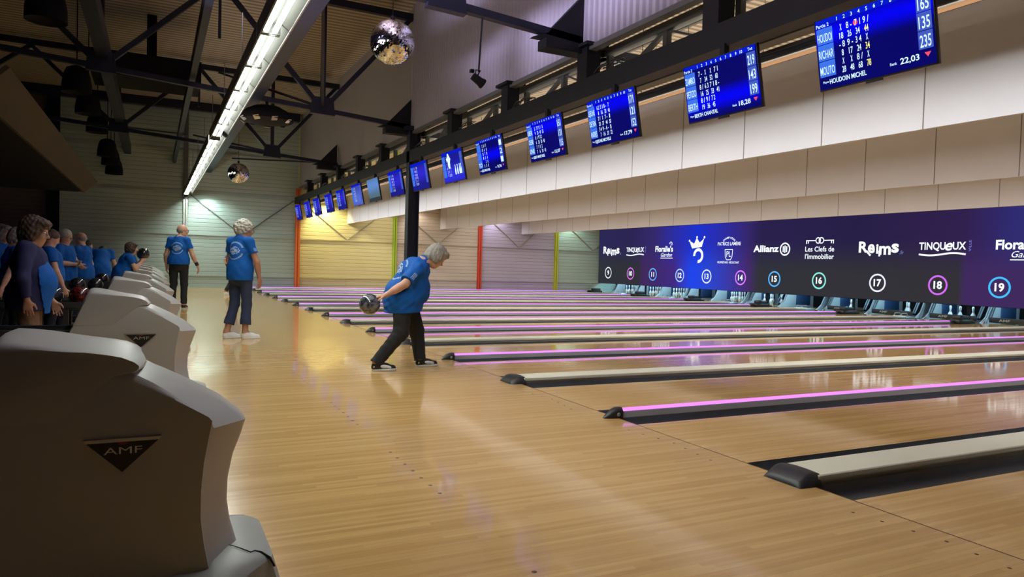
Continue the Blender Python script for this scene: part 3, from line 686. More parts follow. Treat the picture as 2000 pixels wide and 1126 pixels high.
# ------------------------------------------------------------------ baffles over the lanes
for x, z0, lab in ((3.64, 2.56, 'nearest and largest cream hanging baffle wall, right behind the score screens'), (7.5, 2.53, 'second cream hanging baffle wall, between the nearest one and the lowest one'), (11.3, 2.50, 'farthest cream hanging baffle wall, just above the purple video wall')):
    z1 = 3.78
    b = MB().box(x, x + .05, -4, YW - .01, z0, z1)
    j = 1.0 - 1.2 * 4 + .0
    while j < YW:
        if j > -4: b.box(x - .002, x, j - .006, j + .006, z0, z1, 1)
        j += 1.2
    o = b.build('hanging_baffle', [M['baffle'], M['joint']], None, loc=(x, 11, z0)); tag(o, lab, 'baffle', 'hanging baffles over the lanes')
    MB().box(x - .012 - x, .062, -15, YW - 11.01, z1 - z0, z1 - z0 + .03).build('edge_trim', M['gold'], o)
    b = MB()
    for q in range(9): b.tube([(.025, -13 + q * 3.4, z1 - z0 + .02), (.025, -13 + q * 3.4, ROOF - z0)], .006, 5)
    b.build('suspension_rod', M['steel'], o)['kind'] = 'stuff'
    # lamps behind the baffle
    xl = {3.64: 4.5, 7.5: 8.4, 11.3: 12.2}[x]
    b = MB().box(xl - .06, xl + .12, -1, YW - .6, 3.32, 3.44).box(xl + .11, xl + .12, -1, YW - .6, 3.25, 3.32)
    for q in range(8): b.tube([(xl, 0 + q * 3.4, 3.44), (xl, q * 3.4, ROOF)], .006, 5)
    o = b.build('batten_luminaire', M['hood'], None, loc=(xl, 12, 3.4)); tag(o, {3.64: 'batten lamp row hidden behind the nearest baffle wall', 7.5: 'batten lamp row hidden behind the second baffle wall', 11.3: 'batten lamp row hidden behind the farthest baffle wall'}[x], 'lamp', 'lamp rows behind the baffles')
o = MB().box(2.25, 2.40, -5, YW - .3, 3.215, 3.28).build('batten_luminaire', M['steelgrey'], None, loc=(2.3, 10, 3.25)); tag(o, 'thin glowing batten lamp row right behind the black screen beam', 'lamp')
MB().box(.085, .095, -15, YW - 10.3, -.075, .03).build('glare_shield', mat('bronze_shield', (.032, .017, .008), .9, spec=0), o)
MB().tube([(-.03, -15, -.045), (-.03, YW - 10.3, -.045)], .012, 8).build('glowing_tube', emis('gold_tube_glow', (1, .66, .42), .62), o)
b = MB()
for q in range(10): b.tube([(0, -14 + q * 3.0, .03), (0, -14 + q * 3.0, ROOF - 3.25)], .005, 5)
b.build('suspension_rod', M['steel'], o)['kind'] = 'stuff'
# ceiling purlins beyond the bulkhead
n0 = 40
for x in (2.8, 4.9, 7.0, 9.1, 11.2, 13.3):
    struct('trim_%d' % n0, MB().box(x, x + .08, -5, YW, ROOF - .2, ROOF), M['steelgrey']); n0 += 1

# ------------------------------------------------------------------ roof trusses and beams over the approach
for yt, lab in ((5.5, 'dark steel roof truss nearest the camera, its chord crossing the top centre'), (12.3, 'dark steel roof truss in the middle, ending at the support column'), (19.2, 'dark steel roof truss farthest away, in front of the far wall')):
    t = empty('roof_truss', lab, 'truss', (1.75, yt, 3.9), 0, 'roof trusses over the approach')
    def zc(x): return 3.96 + .075 * (1.75 - x)
    pbuild(MB().bar((1.75, yt, 3.96), (-12.5, yt, zc(-12.5)), .10, .09), 'bottom_chord', M['steelblue'], t)
    pbuild(MB().bar((1.75, yt, 6.25), (-12.5, yt, 6.40), .12, .14), 'top_chord', M['steelblue'], t)
    nodes = [-.12, -3.97, -7.8]; tops = [1.70, -2.05, -5.9, -9.7]
    for i, x in enumerate(nodes):
        pbuild(MB().bar((x, yt, zc(x)), (x, yt, 6.3), .09), 'truss_post', M['steelblue'], t)
        pbuild(MB().bar((x, yt, zc(x)), (tops[i], yt, 6.25), .09), 'truss_diagonal', M['steelblue'], t)
        pbuild(MB().bar((x, yt, zc(x)), (tops[i + 1], yt, 6.25), .09), 'truss_diagonal', M['steelblue'], t)
        pbuild(MB().prism([(x - .24, zc(x) - .08), (x + .24, zc(x) - .1), (x + .2, zc(x) + .25), (x - .2, zc(x) + .25)], 'Y', yt - .06, yt + .06), 'gusset_plate', M['steelblue'], t)
    pbuild(MB().bar((-2.05, yt, 6.2), (-2.05, yt, 5.2), .05), 'truss_post', M['steelblue'], t)
    pbuild(MB().prism([(1.72, 3.90), (1.72, 4.55), (1.2, 3.98), (1.0, 3.90)], 'Y', yt - .05, yt + .05), 'gusset_plate', M['steel'], t)
    pbuild(MB().box(1.15, 2.6, yt - .11, yt + .11, 3.78, 3.90), 'stub_beam', M['steel'], t)
o = MB().box(-4.35, -2.2, 15.3, 16.7, 4.95, 5.45).box(-3.3, -3.1, 15.9, 16.1, 5.45, 6.5).build('ventilation_duct', M['dark'], None, loc=(-3.3, 16, 5.2)); tag(o, 'dark boxy ventilation duct under the roof left of the tube lights', 'duct')
for x, z, w, h, lab in ((-1.40, 4.30, .20, .34, 'deep dark beam running beside the strip lights under the roof'), (-2.5, 4.5, .10, .26, 'dark beam running just left of the strip lights'), (-3.95, 4.70, .20, .30, 'dark beam running above the row of black lamps')):
    o = MB().box(x - w / 2, x + w / 2, -5, YW, z - h / 2, z + h / 2).build('roof_beam', M['steelblue'], None, loc=(x, 10, z)); tag(o, lab, 'beam', 'beams running the length of the hall')
for i, (a, c) in enumerate((((-.12, 12.3, 4.15), (-1.55, 5.5, 6.2)), ((-.12, 12.3, 4.15), (-1.55, 19.2, 6.2)), ((-.12, 19.2, 4.15), (-1.9, 25.6, 5.4)), ((-3.97, 19.2, 4.45), (-2.1, 25.6, 5.4)), ((1.7, 19.2, 4.0), (-.6, 25.6, 4.7)))):
    o = MB().bar(a, c, .05).build('wind_brace', M['steelblue'], None, loc=a)
    tag(o, ('thin slanting brace from the middle truss up towards the camera, right one', 'thin slanting brace behind the middle truss, right one', 'thin slanting brace before the far wall above the small mirror ball', 'thin slanting brace before the far wall left of the lights', 'thin slanting brace low before the far wall at the bulkhead')[i], 'brace', 'slanting wind braces')

# ------------------------------------------------------------------ strip lights over the approach
def luminaire():
    t = empty('strip_light', 'x', 'ceiling light')
    L_ = 1.28
    prof = [(-.13, -.10), (-.13, .06), (-.07, .10), (.10, .10), (.18, .052), (.18, .03), (.168, .03), (.10, .080), (-.06, .075), (-.115, .05), (-.115, -.10)]
    MB().prism(prof, 'Y', 0, L_).build('hood', M['hood'], t)
    for dx in (-.05, .03):
        tb = MB().tube([(dx, .03, .0), (dx, L_ - .03, .0)], .024, 12); tb.build('fluorescent_tube', M['tube'], t)
    MB().box(-.09, .08, 0, .03, -.03, .08).box(-.09, .08, L_ - .03, L_, -.03, .08).build('tube_holder', M['hood'], t)
    MB().tube([(.174, 0, .03), (.174, L_, .03)], .011, 6).build('reflector_lip', M['chrome'], t)
    return t
lum = luminaire(); ys = [-.36 + 1.3 * k for k in range(9)] + [11.75 + 1.3 * k for k in range(10)]
for i, y_ in enumerate(ys):
    o = lum if i == 0 else copy_tree(lum)
    o.location = (LX - (0.0 if y_ < 11.6 else .0), y_, LZ)
    o['label'] = 'bright tube light in the near run of the line over the approach' if y_ < 11.6 else 'bright tube light in the far run of the line, towards the side wall'
    o['group'] = 'near run of tube lights' if y_ < 11.6 else 'far run of tube lights'
b = MB()
for k in range(2, 11): b.tube([(LX, -3 + k * 2.6, LZ + .09), (LX, -3 + k * 2.6, 4.2)], .006, 5)
b.box(LX - .05, LX + .09, 0, 24.8, LZ + .10, LZ + .15)
tag(b.build('light_track', M['steelgrey'], None, loc=(LX, 10, LZ)), 'slim metal track and rods carrying the line of tube lights', 'light track')

# ------------------------------------------------------------------ hanging things
def pend(c, s, lab):
    t = empty('pendant_lamp', lab, 'lamp', c, 0, 'black bell lamps hanging in a row')
    prof = [(.28 * s, -.28 * s), (.275 * s, -.10 * s), (.24 * s, .10 * s), (.19 * s, .22 * s), (.08 * s, .27 * s), (.001, .28 * s)]
    MB().lathe(prof, n=20).lathe([(.28 * s, -.28 * s), (.26 * s, -.26 * s), (.001, -.15 * s)], n=20).build('shade', M['dark'], t)
    MB().tube([(0, 0, .26 * s), (0, 0, ROOF - c[2])], .012, 6).build('rod', M['dark'], t)
    return t
for c, lab in (((-4.5, 9.76, 4.62), 'black bell lamp cut by the top edge at left, nearest of the row'), ((-4.5, 14.25, 4.52), 'black bell lamp, second of the row from the camera'), ((-4.5, 16.93, 4.57), 'black bell lamp, third of the row from the camera'),
               ((-4.5, 19.9, 4.6), 'black bell lamp, fourth of the row from the camera'), ((-4.38, 22.2, 4.26), 'black bell lamp, fifth of the row, just above two others'), ((-4.36, 23.7, 4.18), 'black bell lamp, sixth of the row, between two others'), ((-4.33, 25.1, 4.03), 'black bell lamp, last and lowest of the row')):
    pend(c, .95, lab)
M['mirror'] = None
m, nt, bb = nodemat('mirror_tiles'); M['mirror'] = m
bb.inputs['Metallic'].default_value = 1; bb.inputs['Roughness'].default_value = .06; bb.inputs['Base Color'].default_value = (.75, .75, .78, 1)
def mirror_ball(c, r, lab):
    t = empty('mirror_ball', lab, 'mirror ball', c, 0, 'mirror balls under the roof')
    random.seed(int(c[1] * 7)); b = MB(); NR = 34
    for i in range(NR):
        a0, a1 = math.pi * i / NR - math.pi / 2, math.pi * (i + 1) / NR - math.pi / 2; am = (a0 + a1) / 2
        n_ = max(4, int(2 * math.pi * math.cos(am) / (math.pi / NR)))
        for k in range(n_):
            t0, t1 = 2 * math.pi * k / n_, 2 * math.pi * (k + .96) / n_
            j = [random.uniform(-.012, .012) for _ in range(4)]
            ps = []
            for q, (a, tt) in enumerate(((a0, t0), (a0, t1), (a1 - .003, t1), (a1 - .003, t0))):
                rr = r * (1 + j[q] * .35); ps.append((rr * math.cos(a) * math.cos(tt), rr * math.cos(a) * math.sin(tt), rr * math.sin(a)))
            b.add(ps, [(0, 1, 2, 3)])
    b.build('mirror_tiles', M['mirror'], t)
    b = MB(); N = 20; b.lathe([(max(1e-4, r * .985 * math.sin(math.pi * k / N)), -r * .985 * math.cos(math.pi * k / N)) for k in range(N + 1)], n=28); b.build('core', M['dark'], t)
    MB().tube([(0, 0, r), (0, 0, ROOF - c[2])], .006, 6).lathe([(.03, r - .005), (.03, r + .05), (.001, r + .06)], n=12).build('hanging_wire', M['steel'], t)
mirror_ball((-.30, 7.0, 4.02), .292, 'large mirror ball under the roof at top centre')
mirror_ball((-1.01, 19.2, 3.48), .285, 'small mirror ball hanging before the far green wall')
# black disco effect with tilted mirrors
t = empty('disco_effect_light', 'black dome effect light with tilted little mirrors, right of the tube lights', 'effect light', (-1.18, 12.3, 3.82))
MB().lathe([(.50, -.06), (.49, .02), (.40, .13), (.25, .21), (.05, .24), (.001, .24)], n=24).lathe([(.50, -.06), (.30, -.10), (.001, -.10)], n=24).build('housing', M['dark'], t)
for k in range(9):
    a = 2 * math.pi * k / 9; T = frame((.47 * math.cos(a), .47 * math.sin(a), -.07), (-math.sin(a), math.cos(a), .15), (math.cos(a) * .8, math.sin(a) * .8, .7))
    MB().box(-.055, .055, -.05, .05, -.004, .004, 0, T).build('tilted_mirror', M['chrome'], t)
MB().tube([(0, 0, .24), (0, 0, .34)], .03, 8).build('mount', M['steel'], t)
t = empty('spotlight', 'small black spotlight hanging on a thin pole before the bulkhead', 'spotlight', (.31, 5.5, 3.28))
MB().tube([(.0, 0, .10), (.03, 0, .80)], .011, 6).build('pole', M['steel'], t)
T = frame((0, 0, 0), (0, 1, 0), (.35, 0, .6))
MB().lathe([(.001, -.09), (.045, -.085), (.05, .02), (.062, .06), (.058, .075)], n=16, T=T).build('lamp_can', M['dark'], t)
MB().tube([(-.06, -.03, .02), (-.05, -.03, .11), (.02, 0, .12), (.0, .05, .05)], .008, 6).bbox(-.11, -.06, -.02, .03, .08, .12, .006).build('yoke', M['steel'], t)
# dark boxed soffit over the seating
b = MB().prism([(-12.5, 2.30), (-4.33, 2.30), (-12.5, 2.33)], 'Y', 4.4, 14.0)
t = empty('boxed_soffit', 'large dark boxed soffit over the seating at the left edge', 'soffit', (-4.33, 9, 2.3))
pbuild(MB().prism([(-12.5, 2.30), (-4.36, 2.30), (-4.16, 2.50), (-12.5, 2.50)], 'Y', 4.42, 13.98), 'soffit_box', M['dark'], t)
pbuild(MB().prism([(-4.36, 2.295), (-4.33, 2.295), (-4.11, 2.52), (-4.14, 2.54)], 'Y', 4.4, 14.0), 'fascia', M['soffit'], t)
pbuild(MB().box(-4.42, -4.36, 13.9, 14.03, 2.29, 2.33), 'corner_clip', M['chrome'], t)

# ------------------------------------------------------------------ video wall over the pins
m, nt, bb = nodemat('video_wall_glow'); M['wallglow'] = m
tc = nt.nodes.new('ShaderNodeTexCoord'); sp = nt.nodes.new('ShaderNodeSeparateXYZ'); nt.links.new(tc.outputs['Generated'], sp.inputs[0])
ry = nt.nodes.new('ShaderNodeValToRGB'); rz = nt.nodes.new('ShaderNodeValToRGB'); ry2 = nt.nodes.new('ShaderNodeValToRGB')
def ramp(r, els):
    while len(r.color_ramp.elements) < len(els): r.color_ramp.elements.new(.5)
    for e, (p_, c) in zip(r.color_ramp.elements, els): e.position = p_; e.color = (*c, 1)
Y0, Y1 = -1.0, 25.62
def g(y_): return (y_ - Y0) / (Y1 - Y0)
ramp(ry, [(0, (.03, .02, .09)), (g(6.5), (.035, .022, .11)), (g(7.6), (.028, .025, .17)), (g(8.9), (.03, .014, .075)), (g(12), (.019, .013, .06)), (g(15.8), (.022, .015, .075)), (g(16.4), (.035, .02, .16)), (g(18.9), (.01, .03, .62)), (g(21.5), (.035, .022, .15)), (g(23.2), (.024, .018, .085)), (1, (.024, .02, .09))])
ramp(ry2, [(0, (.05, .022, .11)), (g(8.85), (.05, .022, .11)), (g(8.95), (.032, .03, .036)), (g(15.8), (.030, .032, .040)), (g(16.3), (.06, .022, .15)), (g(18.3), (.02, .06, .65)), (g(19.2), (.012, .06, .85)), (g(20.2), (.05, .022, .22)), (g(22.3), (.05, .022, .10)), (g(22.6), (.030, .030, .038)), (1, (.03, .032, .04))])
nt.links.new(sp.outputs['Y'], ry.inputs[0]); nt.links.new(sp.outputs['Y'], ry2.inputs[0])
mr = nt.nodes.new('ShaderNodeMapRange'); nt.links.new(sp.outputs['Z'], mr.inputs[0]); mr.inputs[1].default_value = .25; mr.inputs[2].default_value = .75; mr.interpolation_type = 'SMOOTHSTEP'
mx = nt.nodes.new('ShaderNodeMixRGB'); nt.links.new(mr.outputs[0], mx.inputs[0]); nt.links.new(ry2.outputs[0], mx.inputs[1]); nt.links.new(ry.outputs[0], mx.inputs[2])
nt.links.new(mx.outputs[0], bb.inputs['Emission Color']); bb.inputs['Emission Strength'].default_value = 1; bb.inputs['Base Color'].default_value = (.003, .003, .004, 1); bb.inputs['Roughness'].default_value = .6; bb.inputs['Specular IOR Level'].default_value = 0
tw = empty('video_wall', 'long purple and blue video wall with sponsor logos and numbered circles above the pins', 'video wall', (XM, 12, .45))
W0 = Vector((XM, 12, .45))
b = MB(); b.add([(XM, Y1, .45), (XM, Y0, .45), (XM, Y0, 2.89), (XM, Y1, 2.87)], [(0, 1, 2, 3)]); b.v = [tuple(Vector(v) - W0) for v in b.v]; b.build('display', M['wallglow'], tw, fix=False)
pbuild(MB().box(XM + .005, XM + .16, Y0, Y1 + .02, .44, 3.02), 'frame', M['dark'], tw)
wg = emis('logo_glow', (.50, .72, 1.0), 1.3); wg2 = emis('logo_white_glow', (.85, .93, 1.0), 1.25); wsm = emis('dim_logo_glow', (.22, .25, .75), 1.0)
def wt(b, s, yc, z, w, h, bold=.01, mi=0, shear=0):
    add_text(b, s, frame((XM - .004, yc, z), (0, -1, 0), (0, 0, 1)), w=w, h=h, bold=bold, mi=mi, shear=shear)
def wb(b, name, yc=None): b.v = [tuple(Vector(v) - W0) for v in b.v]; return b.build(name, [wg2, wsm, wg], tw, fix=False)
def ring(b, yc, zc_, r0, r1, a0=0, a1=360, n=40, mi=0, sq=1.0):
    V = []; F = []
    for k in range(n + 1):
        a = math.radians(a0 + (a1 - a0) * k / n)
        for r in (r0, r1): V.append((XM - .004, yc - r * math.sin(a), zc_ + r * math.cos(a) * sq))
    F = [(2 * k, 2 * k + 1, 2 * k + 3, 2 * k + 2) for k in range(n)]
    b.add(V, F, mi)
def poly(b, pts, mi=0): b.add([(XM - .004, y_, z) for y_, z in pts], [tuple(range(len(pts)))], mi)
def strip(b, pts, w, mi=0):
    for (a, c) in zip(pts[:-1], pts[1:]):
        dy, dz = c[0] - a[0], c[1] - a[1]; L_ = math.hypot(dy, dz) or 1; ny, nz_ = -dz / L_ * w / 2, dy / L_ * w / 2
        poly(b, [(a[0] + ny, a[1] + nz_), (c[0] + ny, c[1] + nz_), (c[0] - ny, c[1] - nz_), (a[0] - ny, a[1] - nz_)], mi)
def reims(yc, fr):
    b = MB(); wt(b, 'R', yc + .50, 1.80, .30, .30, .03); wt(b, 'e', yc + .24, 1.79, .22, .34, .03); wt(b, 'i', yc + .05, 1.77, .07, .26, .04); wt(b, 'm', yc - .19, 1.74, .36, .33, .03); wt(b, 's', yc - .50, 1.80, .22, .33, .035)
    strip(b, [(yc + .40, 1.84), (yc + .26, 1.70)], .055); strip(b, [(yc - .02, 1.84), (yc - .02, 1.68)], .055)
    wt(b, '.fr', yc - .70, 1.74, .12, .10, .0, 1); wb(b, 'reims_logo'.replace('reims', 'city'))
def tinq(yc):
    b = MB(); wt(b, 'TINQU', yc + .32, 1.86, .72, .19, .02); wt(b, 'e', yc - .13, 1.84, .20, .28, .02, 0, .3); wt(b, 'UX', yc - .40, 1.86, .34, .19, .02)
    n_ = 14; strip(b, [(yc + .68 - 1.25 * k / n_, 1.735 - .03 * math.sin(2 * math.pi * k / n_)) for k in range(n_ + 1)], .045)
    T = frame((XM - .004, yc - .70, 1.95), (0, 0, 1), (0, 1, 0)); add_text(b, 'VILLE', T, w=.28, h=.06, bold=.0, mi=1); wb(b, 'town_logo')
def flor(yc):
    b = MB(); wt(b, "Floralie's", yc, 1.86, 1.12, .22, .03); wt(b, 'Garden', yc - .16, 1.66, .70, .15, .0, 0, .35); strip(b, [(yc + .22, 1.60), (yc - .55, 1.60)], .022)
    ring(b, yc - .42, 2.17, .06, .09, -100, 140, 16); ring(b, yc - .42, 2.17, .0, .035, 0, 360, 12, 1); wb(b, 'garden_logo')
reims(24.62, 0); tinq(22.80); flor(20.90); reims(11.28, 1); tinq(9.40); flor(7.55)
b = MB(); y_ = 18.95   # crown over an open ring
cr = [(.36, 2.28), (.30, 2.02), (-.30, 2.02), (-.40, 2.38), (-.17, 2.20), (0, 2.42), (.17, 2.18)]
poly(b, [(y_ + .26, 1.97), (y_ - .28, 2.03), (y_ - .40, 2.36), (y_ - .30, 2.28), (y_ - .16, 2.19), (y_ - .03, 2.33), (y_ + .02, 2.37), (y_ + .05, 2.32), (y_ + .15, 2.15), (y_ + .30, 2.22), (y_ + .42, 2.26)][::-1])
for yy, zz in ((.42, 2.27), (.0, 2.40), (-.41, 2.39)): ring(b, y_ + yy, zz, 0, .045, 0, 360, 12)
ring(b, y_ - .10, 1.70, .17, .28, -95, 185, 36); wb(b, 'crown_logo')
b = MB(); y_ = 17.24
for k, ch in enumerate('CHAMPAGNE'):
    a = math.radians(-42 + 84 * k / 8); T = frame((XM - .004, y_ - .38 * math.sin(a), 1.93 + .38 * math.cos(a)), (0, -math.cos(a), -math.sin(a)), (0, -math.sin(a), math.cos(a))); add_text(b, ch, T, h=.07, bold=.01)
wt(b, 'PATRICE LAM\u00c8RE', y_, 2.07, 1.15, .115, .01); wt(b, 'PROPRI\u00c9TAIRE - R\u00c9COLTANT', y_ + .02, 1.42, 1.08, .07, .012); wt(b, 'PL', y_, 1.66, .22, .20, .0)
strip(b, [(y_ + .19, 1.92), (y_ - .19, 1.92), (y_ - .17, 1.66), (y_ - .10, 1.55), (y_ + .10, 1.55), (y_ + .17, 1.66), (y_ + .19, 1.92)], .025); wb(b, 'estate_logo')
b = MB(); y_ = 15.30; wt(b, 'Allianz', y_ + .20, 1.83, 1.12, .21, .035); ring(b, y_ - .62, 1.91, .17, .215, 0, 360, 36)
for d_, h_ in ((.07, .16), (0, .20), (-.07, .16)): strip(b, [(y_ - .62 + d_, 1.91 - h_ * .6), (y_ - .62 + d_, 1.91 + h_ * .6)], .045)
wb(b, 'insurer_logo')
b = MB(); y_ = 13.32; wt(b, 'Les Clefs de', y_, 1.83, 1.08, .15, .01); wt(b, "l'Immobilier", y_, 1.60, 1.08, .15, .01)
ring(b, y_ + .06, 2.17, .07, .10, 0, 360, 24); ring(b, y_ - .06, 2.17, .07, .10, 0, 360, 24)
for s in (1, -1):
    strip(b, [(y_ + s * .16, 2.17), (y_ + s * .52, 2.17)], .03); strip(b, [(y_ + s * .50, 2.17), (y_ + s * .50, 2.07)], .035); strip(b, [(y_ + s * .43, 2.17), (y_ + s * .43, 2.08)], .03)
wb(b, 'keys_logo')
RC = {9: (.80, .85, 1), 10: (.70, .16, .85), 11: (.12, .42, .95), 12: (.40, .62, .95), 13: (.75, .82, 1), 14: (.70, .20, .90), 15: (.10, .45, .98), 16: (.25, .80, .72), 17: (.80, .80, .92), 18: (.62, .14, .85), 19: (.05, .50, .98), 20: (.4, .8, .8), 21: (.8, .8, .9), 22: (.7, .2, .9)}
YC = {9: 24.83, 10: 23.13, 11: 21.58, 12: 19.88, 13: 18.35, 14: 16.62, 15: 15.08, 16: 13.29, 17: 11.28, 18: 9.52, 19: 7.98, 20: 6.16, 21: 4.59, 22: 2.82}
for n, c in RC.items():
    b = MB(); ring(b, YC[n], .925, .215, .262); b.v = [tuple(Vector(v) - W0) for v in b.v]; rg = b.build('number_circle', emis('circle_glow_%d' % n, c, 1.1), tw, fix=False)
    b = MB(); wt(b, str(n), YC[n], .835, None, .19, .03); b.v = [tuple(Vector(v) - W0) for v in b.v]; b.build('number', wg2, rg, fix=False)

# ------------------------------------------------------------------ pinsetters and pins
M['kick'] = mat('pale_kickback_panel', (.50, .56, .60), .5, var=.1, scale=4)
M['cushion'] = mat('blue_cushion_panel', (.03, .08, .20), .6)
M['metalbar'] = mat('sweep_metal', (.25, .27, .30), .35, metal=.8)
for n in range(9, 24):
    yl = lane_y[n]
    if n <= 19: lab = 'pinsetter pit with pale curved side panel under circle number %s' % NW.get(n, '')
    else: lab = 'pinsetter pit hidden beyond the right edge, %s past the circle numbered 19' % ('first', 'second', 'third', 'fourth')[n - 20]
    t = empty('pinsetter', lab, 'pinsetter', (16.6, yl, 0), 0, 'pinsetter pits behind the lanes')
    for s in (1, -1):
        ya = s * (LW / 2 + .235)
        prof = [(-.75, -.05), (-.62, .02), (-.45, .14), (-.33, .36), (-.27, .56), (-.18, .95), (.95, .95), (.95, -.25), (-.75, -.25)]
        MB().prism(prof, 'Y', ya - .015, ya + .015).build('side_panel', M['kick'], t)
        MB().bbox(.10, .75, ya - s * .03 - .015, ya - s * .03 + .015, .05, .42, .01).build('cushion_panel', M['cushion'], t)
    MB().box(.93, .96, -LW / 2 - .2, LW / 2 + .2, -.2, .95).build('pit_curtain', M['dark'], t)
    if 16 <= n <= 19 or n == 14:
        if n != 14:
            sb = MB().bbox(-.62, -.56, -LW / 2 - .1, LW / 2 + .1, .03, .15, .01).build('sweep_bar', M['blackplastic'], t)
            b = MB(); add_text(b, 'AMF', frame((-.624, .25, .06), (0, -1, 0), (0, 0, 1)), w=.26, h=.055, bold=.02); b.build('lettering', M['kick'], sb, fix=False)
            MB().box(-.60, -.40, -LW / 2 - .1, LW / 2 + .1, .02, .04).build('sweep_foot', M['cushion'], t)
        for s in (1, -1):
            for q in (0, .09):
                MB().bar((-.60 + q, s * (LW / 2 + .12), .10), (-.15 + q, s * (LW / 2 + .12), .85), .025).build('sweep_arm', M['metalbar'], t)
    lamp('pit_lamp', (16.1, yl, .80), 34.0, (.42, .78, 1.0), .06)
prof = [(.0001, 0), (.0258, 0), (.0289, .006), (.036, .045), (.0535, .085), (.0605, .114), (.0570, .149), (.041, .184), (.0255, .219), (.0228, .238), (.0235, .254), (.0280, .290), (.0322, .335), (.0300, .358), (.0200, .375), (.0001, .381)]
M['pin'] = mat('white_pin_coating', (.86, .88, .88), .25)
M['pinred'] = mat('red_pin_stripe', (.55, .02, .03), .3)
b = MB().lathe(prof, n=20)
pin0 = b.build('bowling_pin', M['pin']); 
st = MB().lathe([(.0262, .219), (.0245, .228)], n=20).lathe([(.0240, .246), (.0245, .256)], n=20); st0 = st.build('neck_stripe', M['pinred'], pin0)
TRI = [(0, 0)] + [(1, a) for a in (-.5, .5)] + [(2, a) for a in (-1, 0, 1)] + [(3, a) for a in (-1.5, -.5, .5, 1.5)]
sets = {9: (range(10), 'in the full rack'), 10: (range(10), 'in the full rack'), 11: (range(10), 'in the full rack'), 13: (range(10), 'in the full rack')}
first = True
def put_pin(x, y_, lab, grp):
    global first
    o = pin0 if first else copy_tree(pin0); first = False
    o.location = (x, y_, 0); tag(o, lab, 'bowling pin', grp); return o
for n in (9, 10, 11, 13):
    for (r, a) in TRI: put_pin(XH + r * .264, lane_y[n] + a * .3048, 'white bowling pin in the ' + {9: 'full rack farthest left', 10: 'second full rack from the left', 11: 'third full rack from the left', 13: 'full rack right of the lone pin, under circle fourteen'}[n], 'pins of the full rack, ' + {9: 'farthest left', 10: 'second from the left', 11: 'third from the left', 13: 'right of the lone pin'}[n])
put_pin(16.95, lane_y[12] - .42, 'lone white bowling pin under the circle numbered 13, far right of its deck', None)
for i, (dx, dy) in enumerate(((0.3, .45), (.3, .15), (.55, .3))): put_pin(XH + dx, lane_y[14] + dy, 'white bowling pin in the cluster of three left of circle 15', 'cluster of three pins')
put_pin(XH + .55, lane_y[14] - .1, 'single white bowling pin right of the cluster of three, under circle 15', None)
put_pin(XH + .1, lane_y[16] + .05, 'lone white bowling pin between the circles 16 and 17', None)
for i, (dx, dy) in enumerate(((.75, .22), (.45, -.05))): put_pin(XH + dx, lane_y[17] + dy, ('shorter looking pin, left of the pair between circles 17 and 18', 'taller looking pin, right of the pair between circles 17 and 18')[i], None)
for i, (dx, dy) in enumerate(((.0, .22), (0.0, -.05), (.1, -.33))): put_pin(XH + dx, lane_y[18] + dy, ('left of three spaced pins between circles 18 and 19', 'middle of three spaced pins between circles 18 and 19', 'right of three spaced pins between circles 18 and 19')[i], None)
# posts under the video wall
for k, n in enumerate((10, 12, 14, 16, 18, 20)):
    y_ = lane_y[n] - LW / 2 - GP / 2
    o = MB().box(XM + .02, XM + .08, y_ - .03, y_ + .03, -.2, .46).bbox(XM - .1, XM + .25, y_ - .06, y_ + .06, -.1, .03, .02).build('video_wall_post', M['dark'], None, loc=(XM, y_, 0))
    tag(o, 'slim black post under the video wall between circles %s and %s' % (NW.get(n, ''), NW.get(n + 1, '')), 'post', 'posts under the video wall')
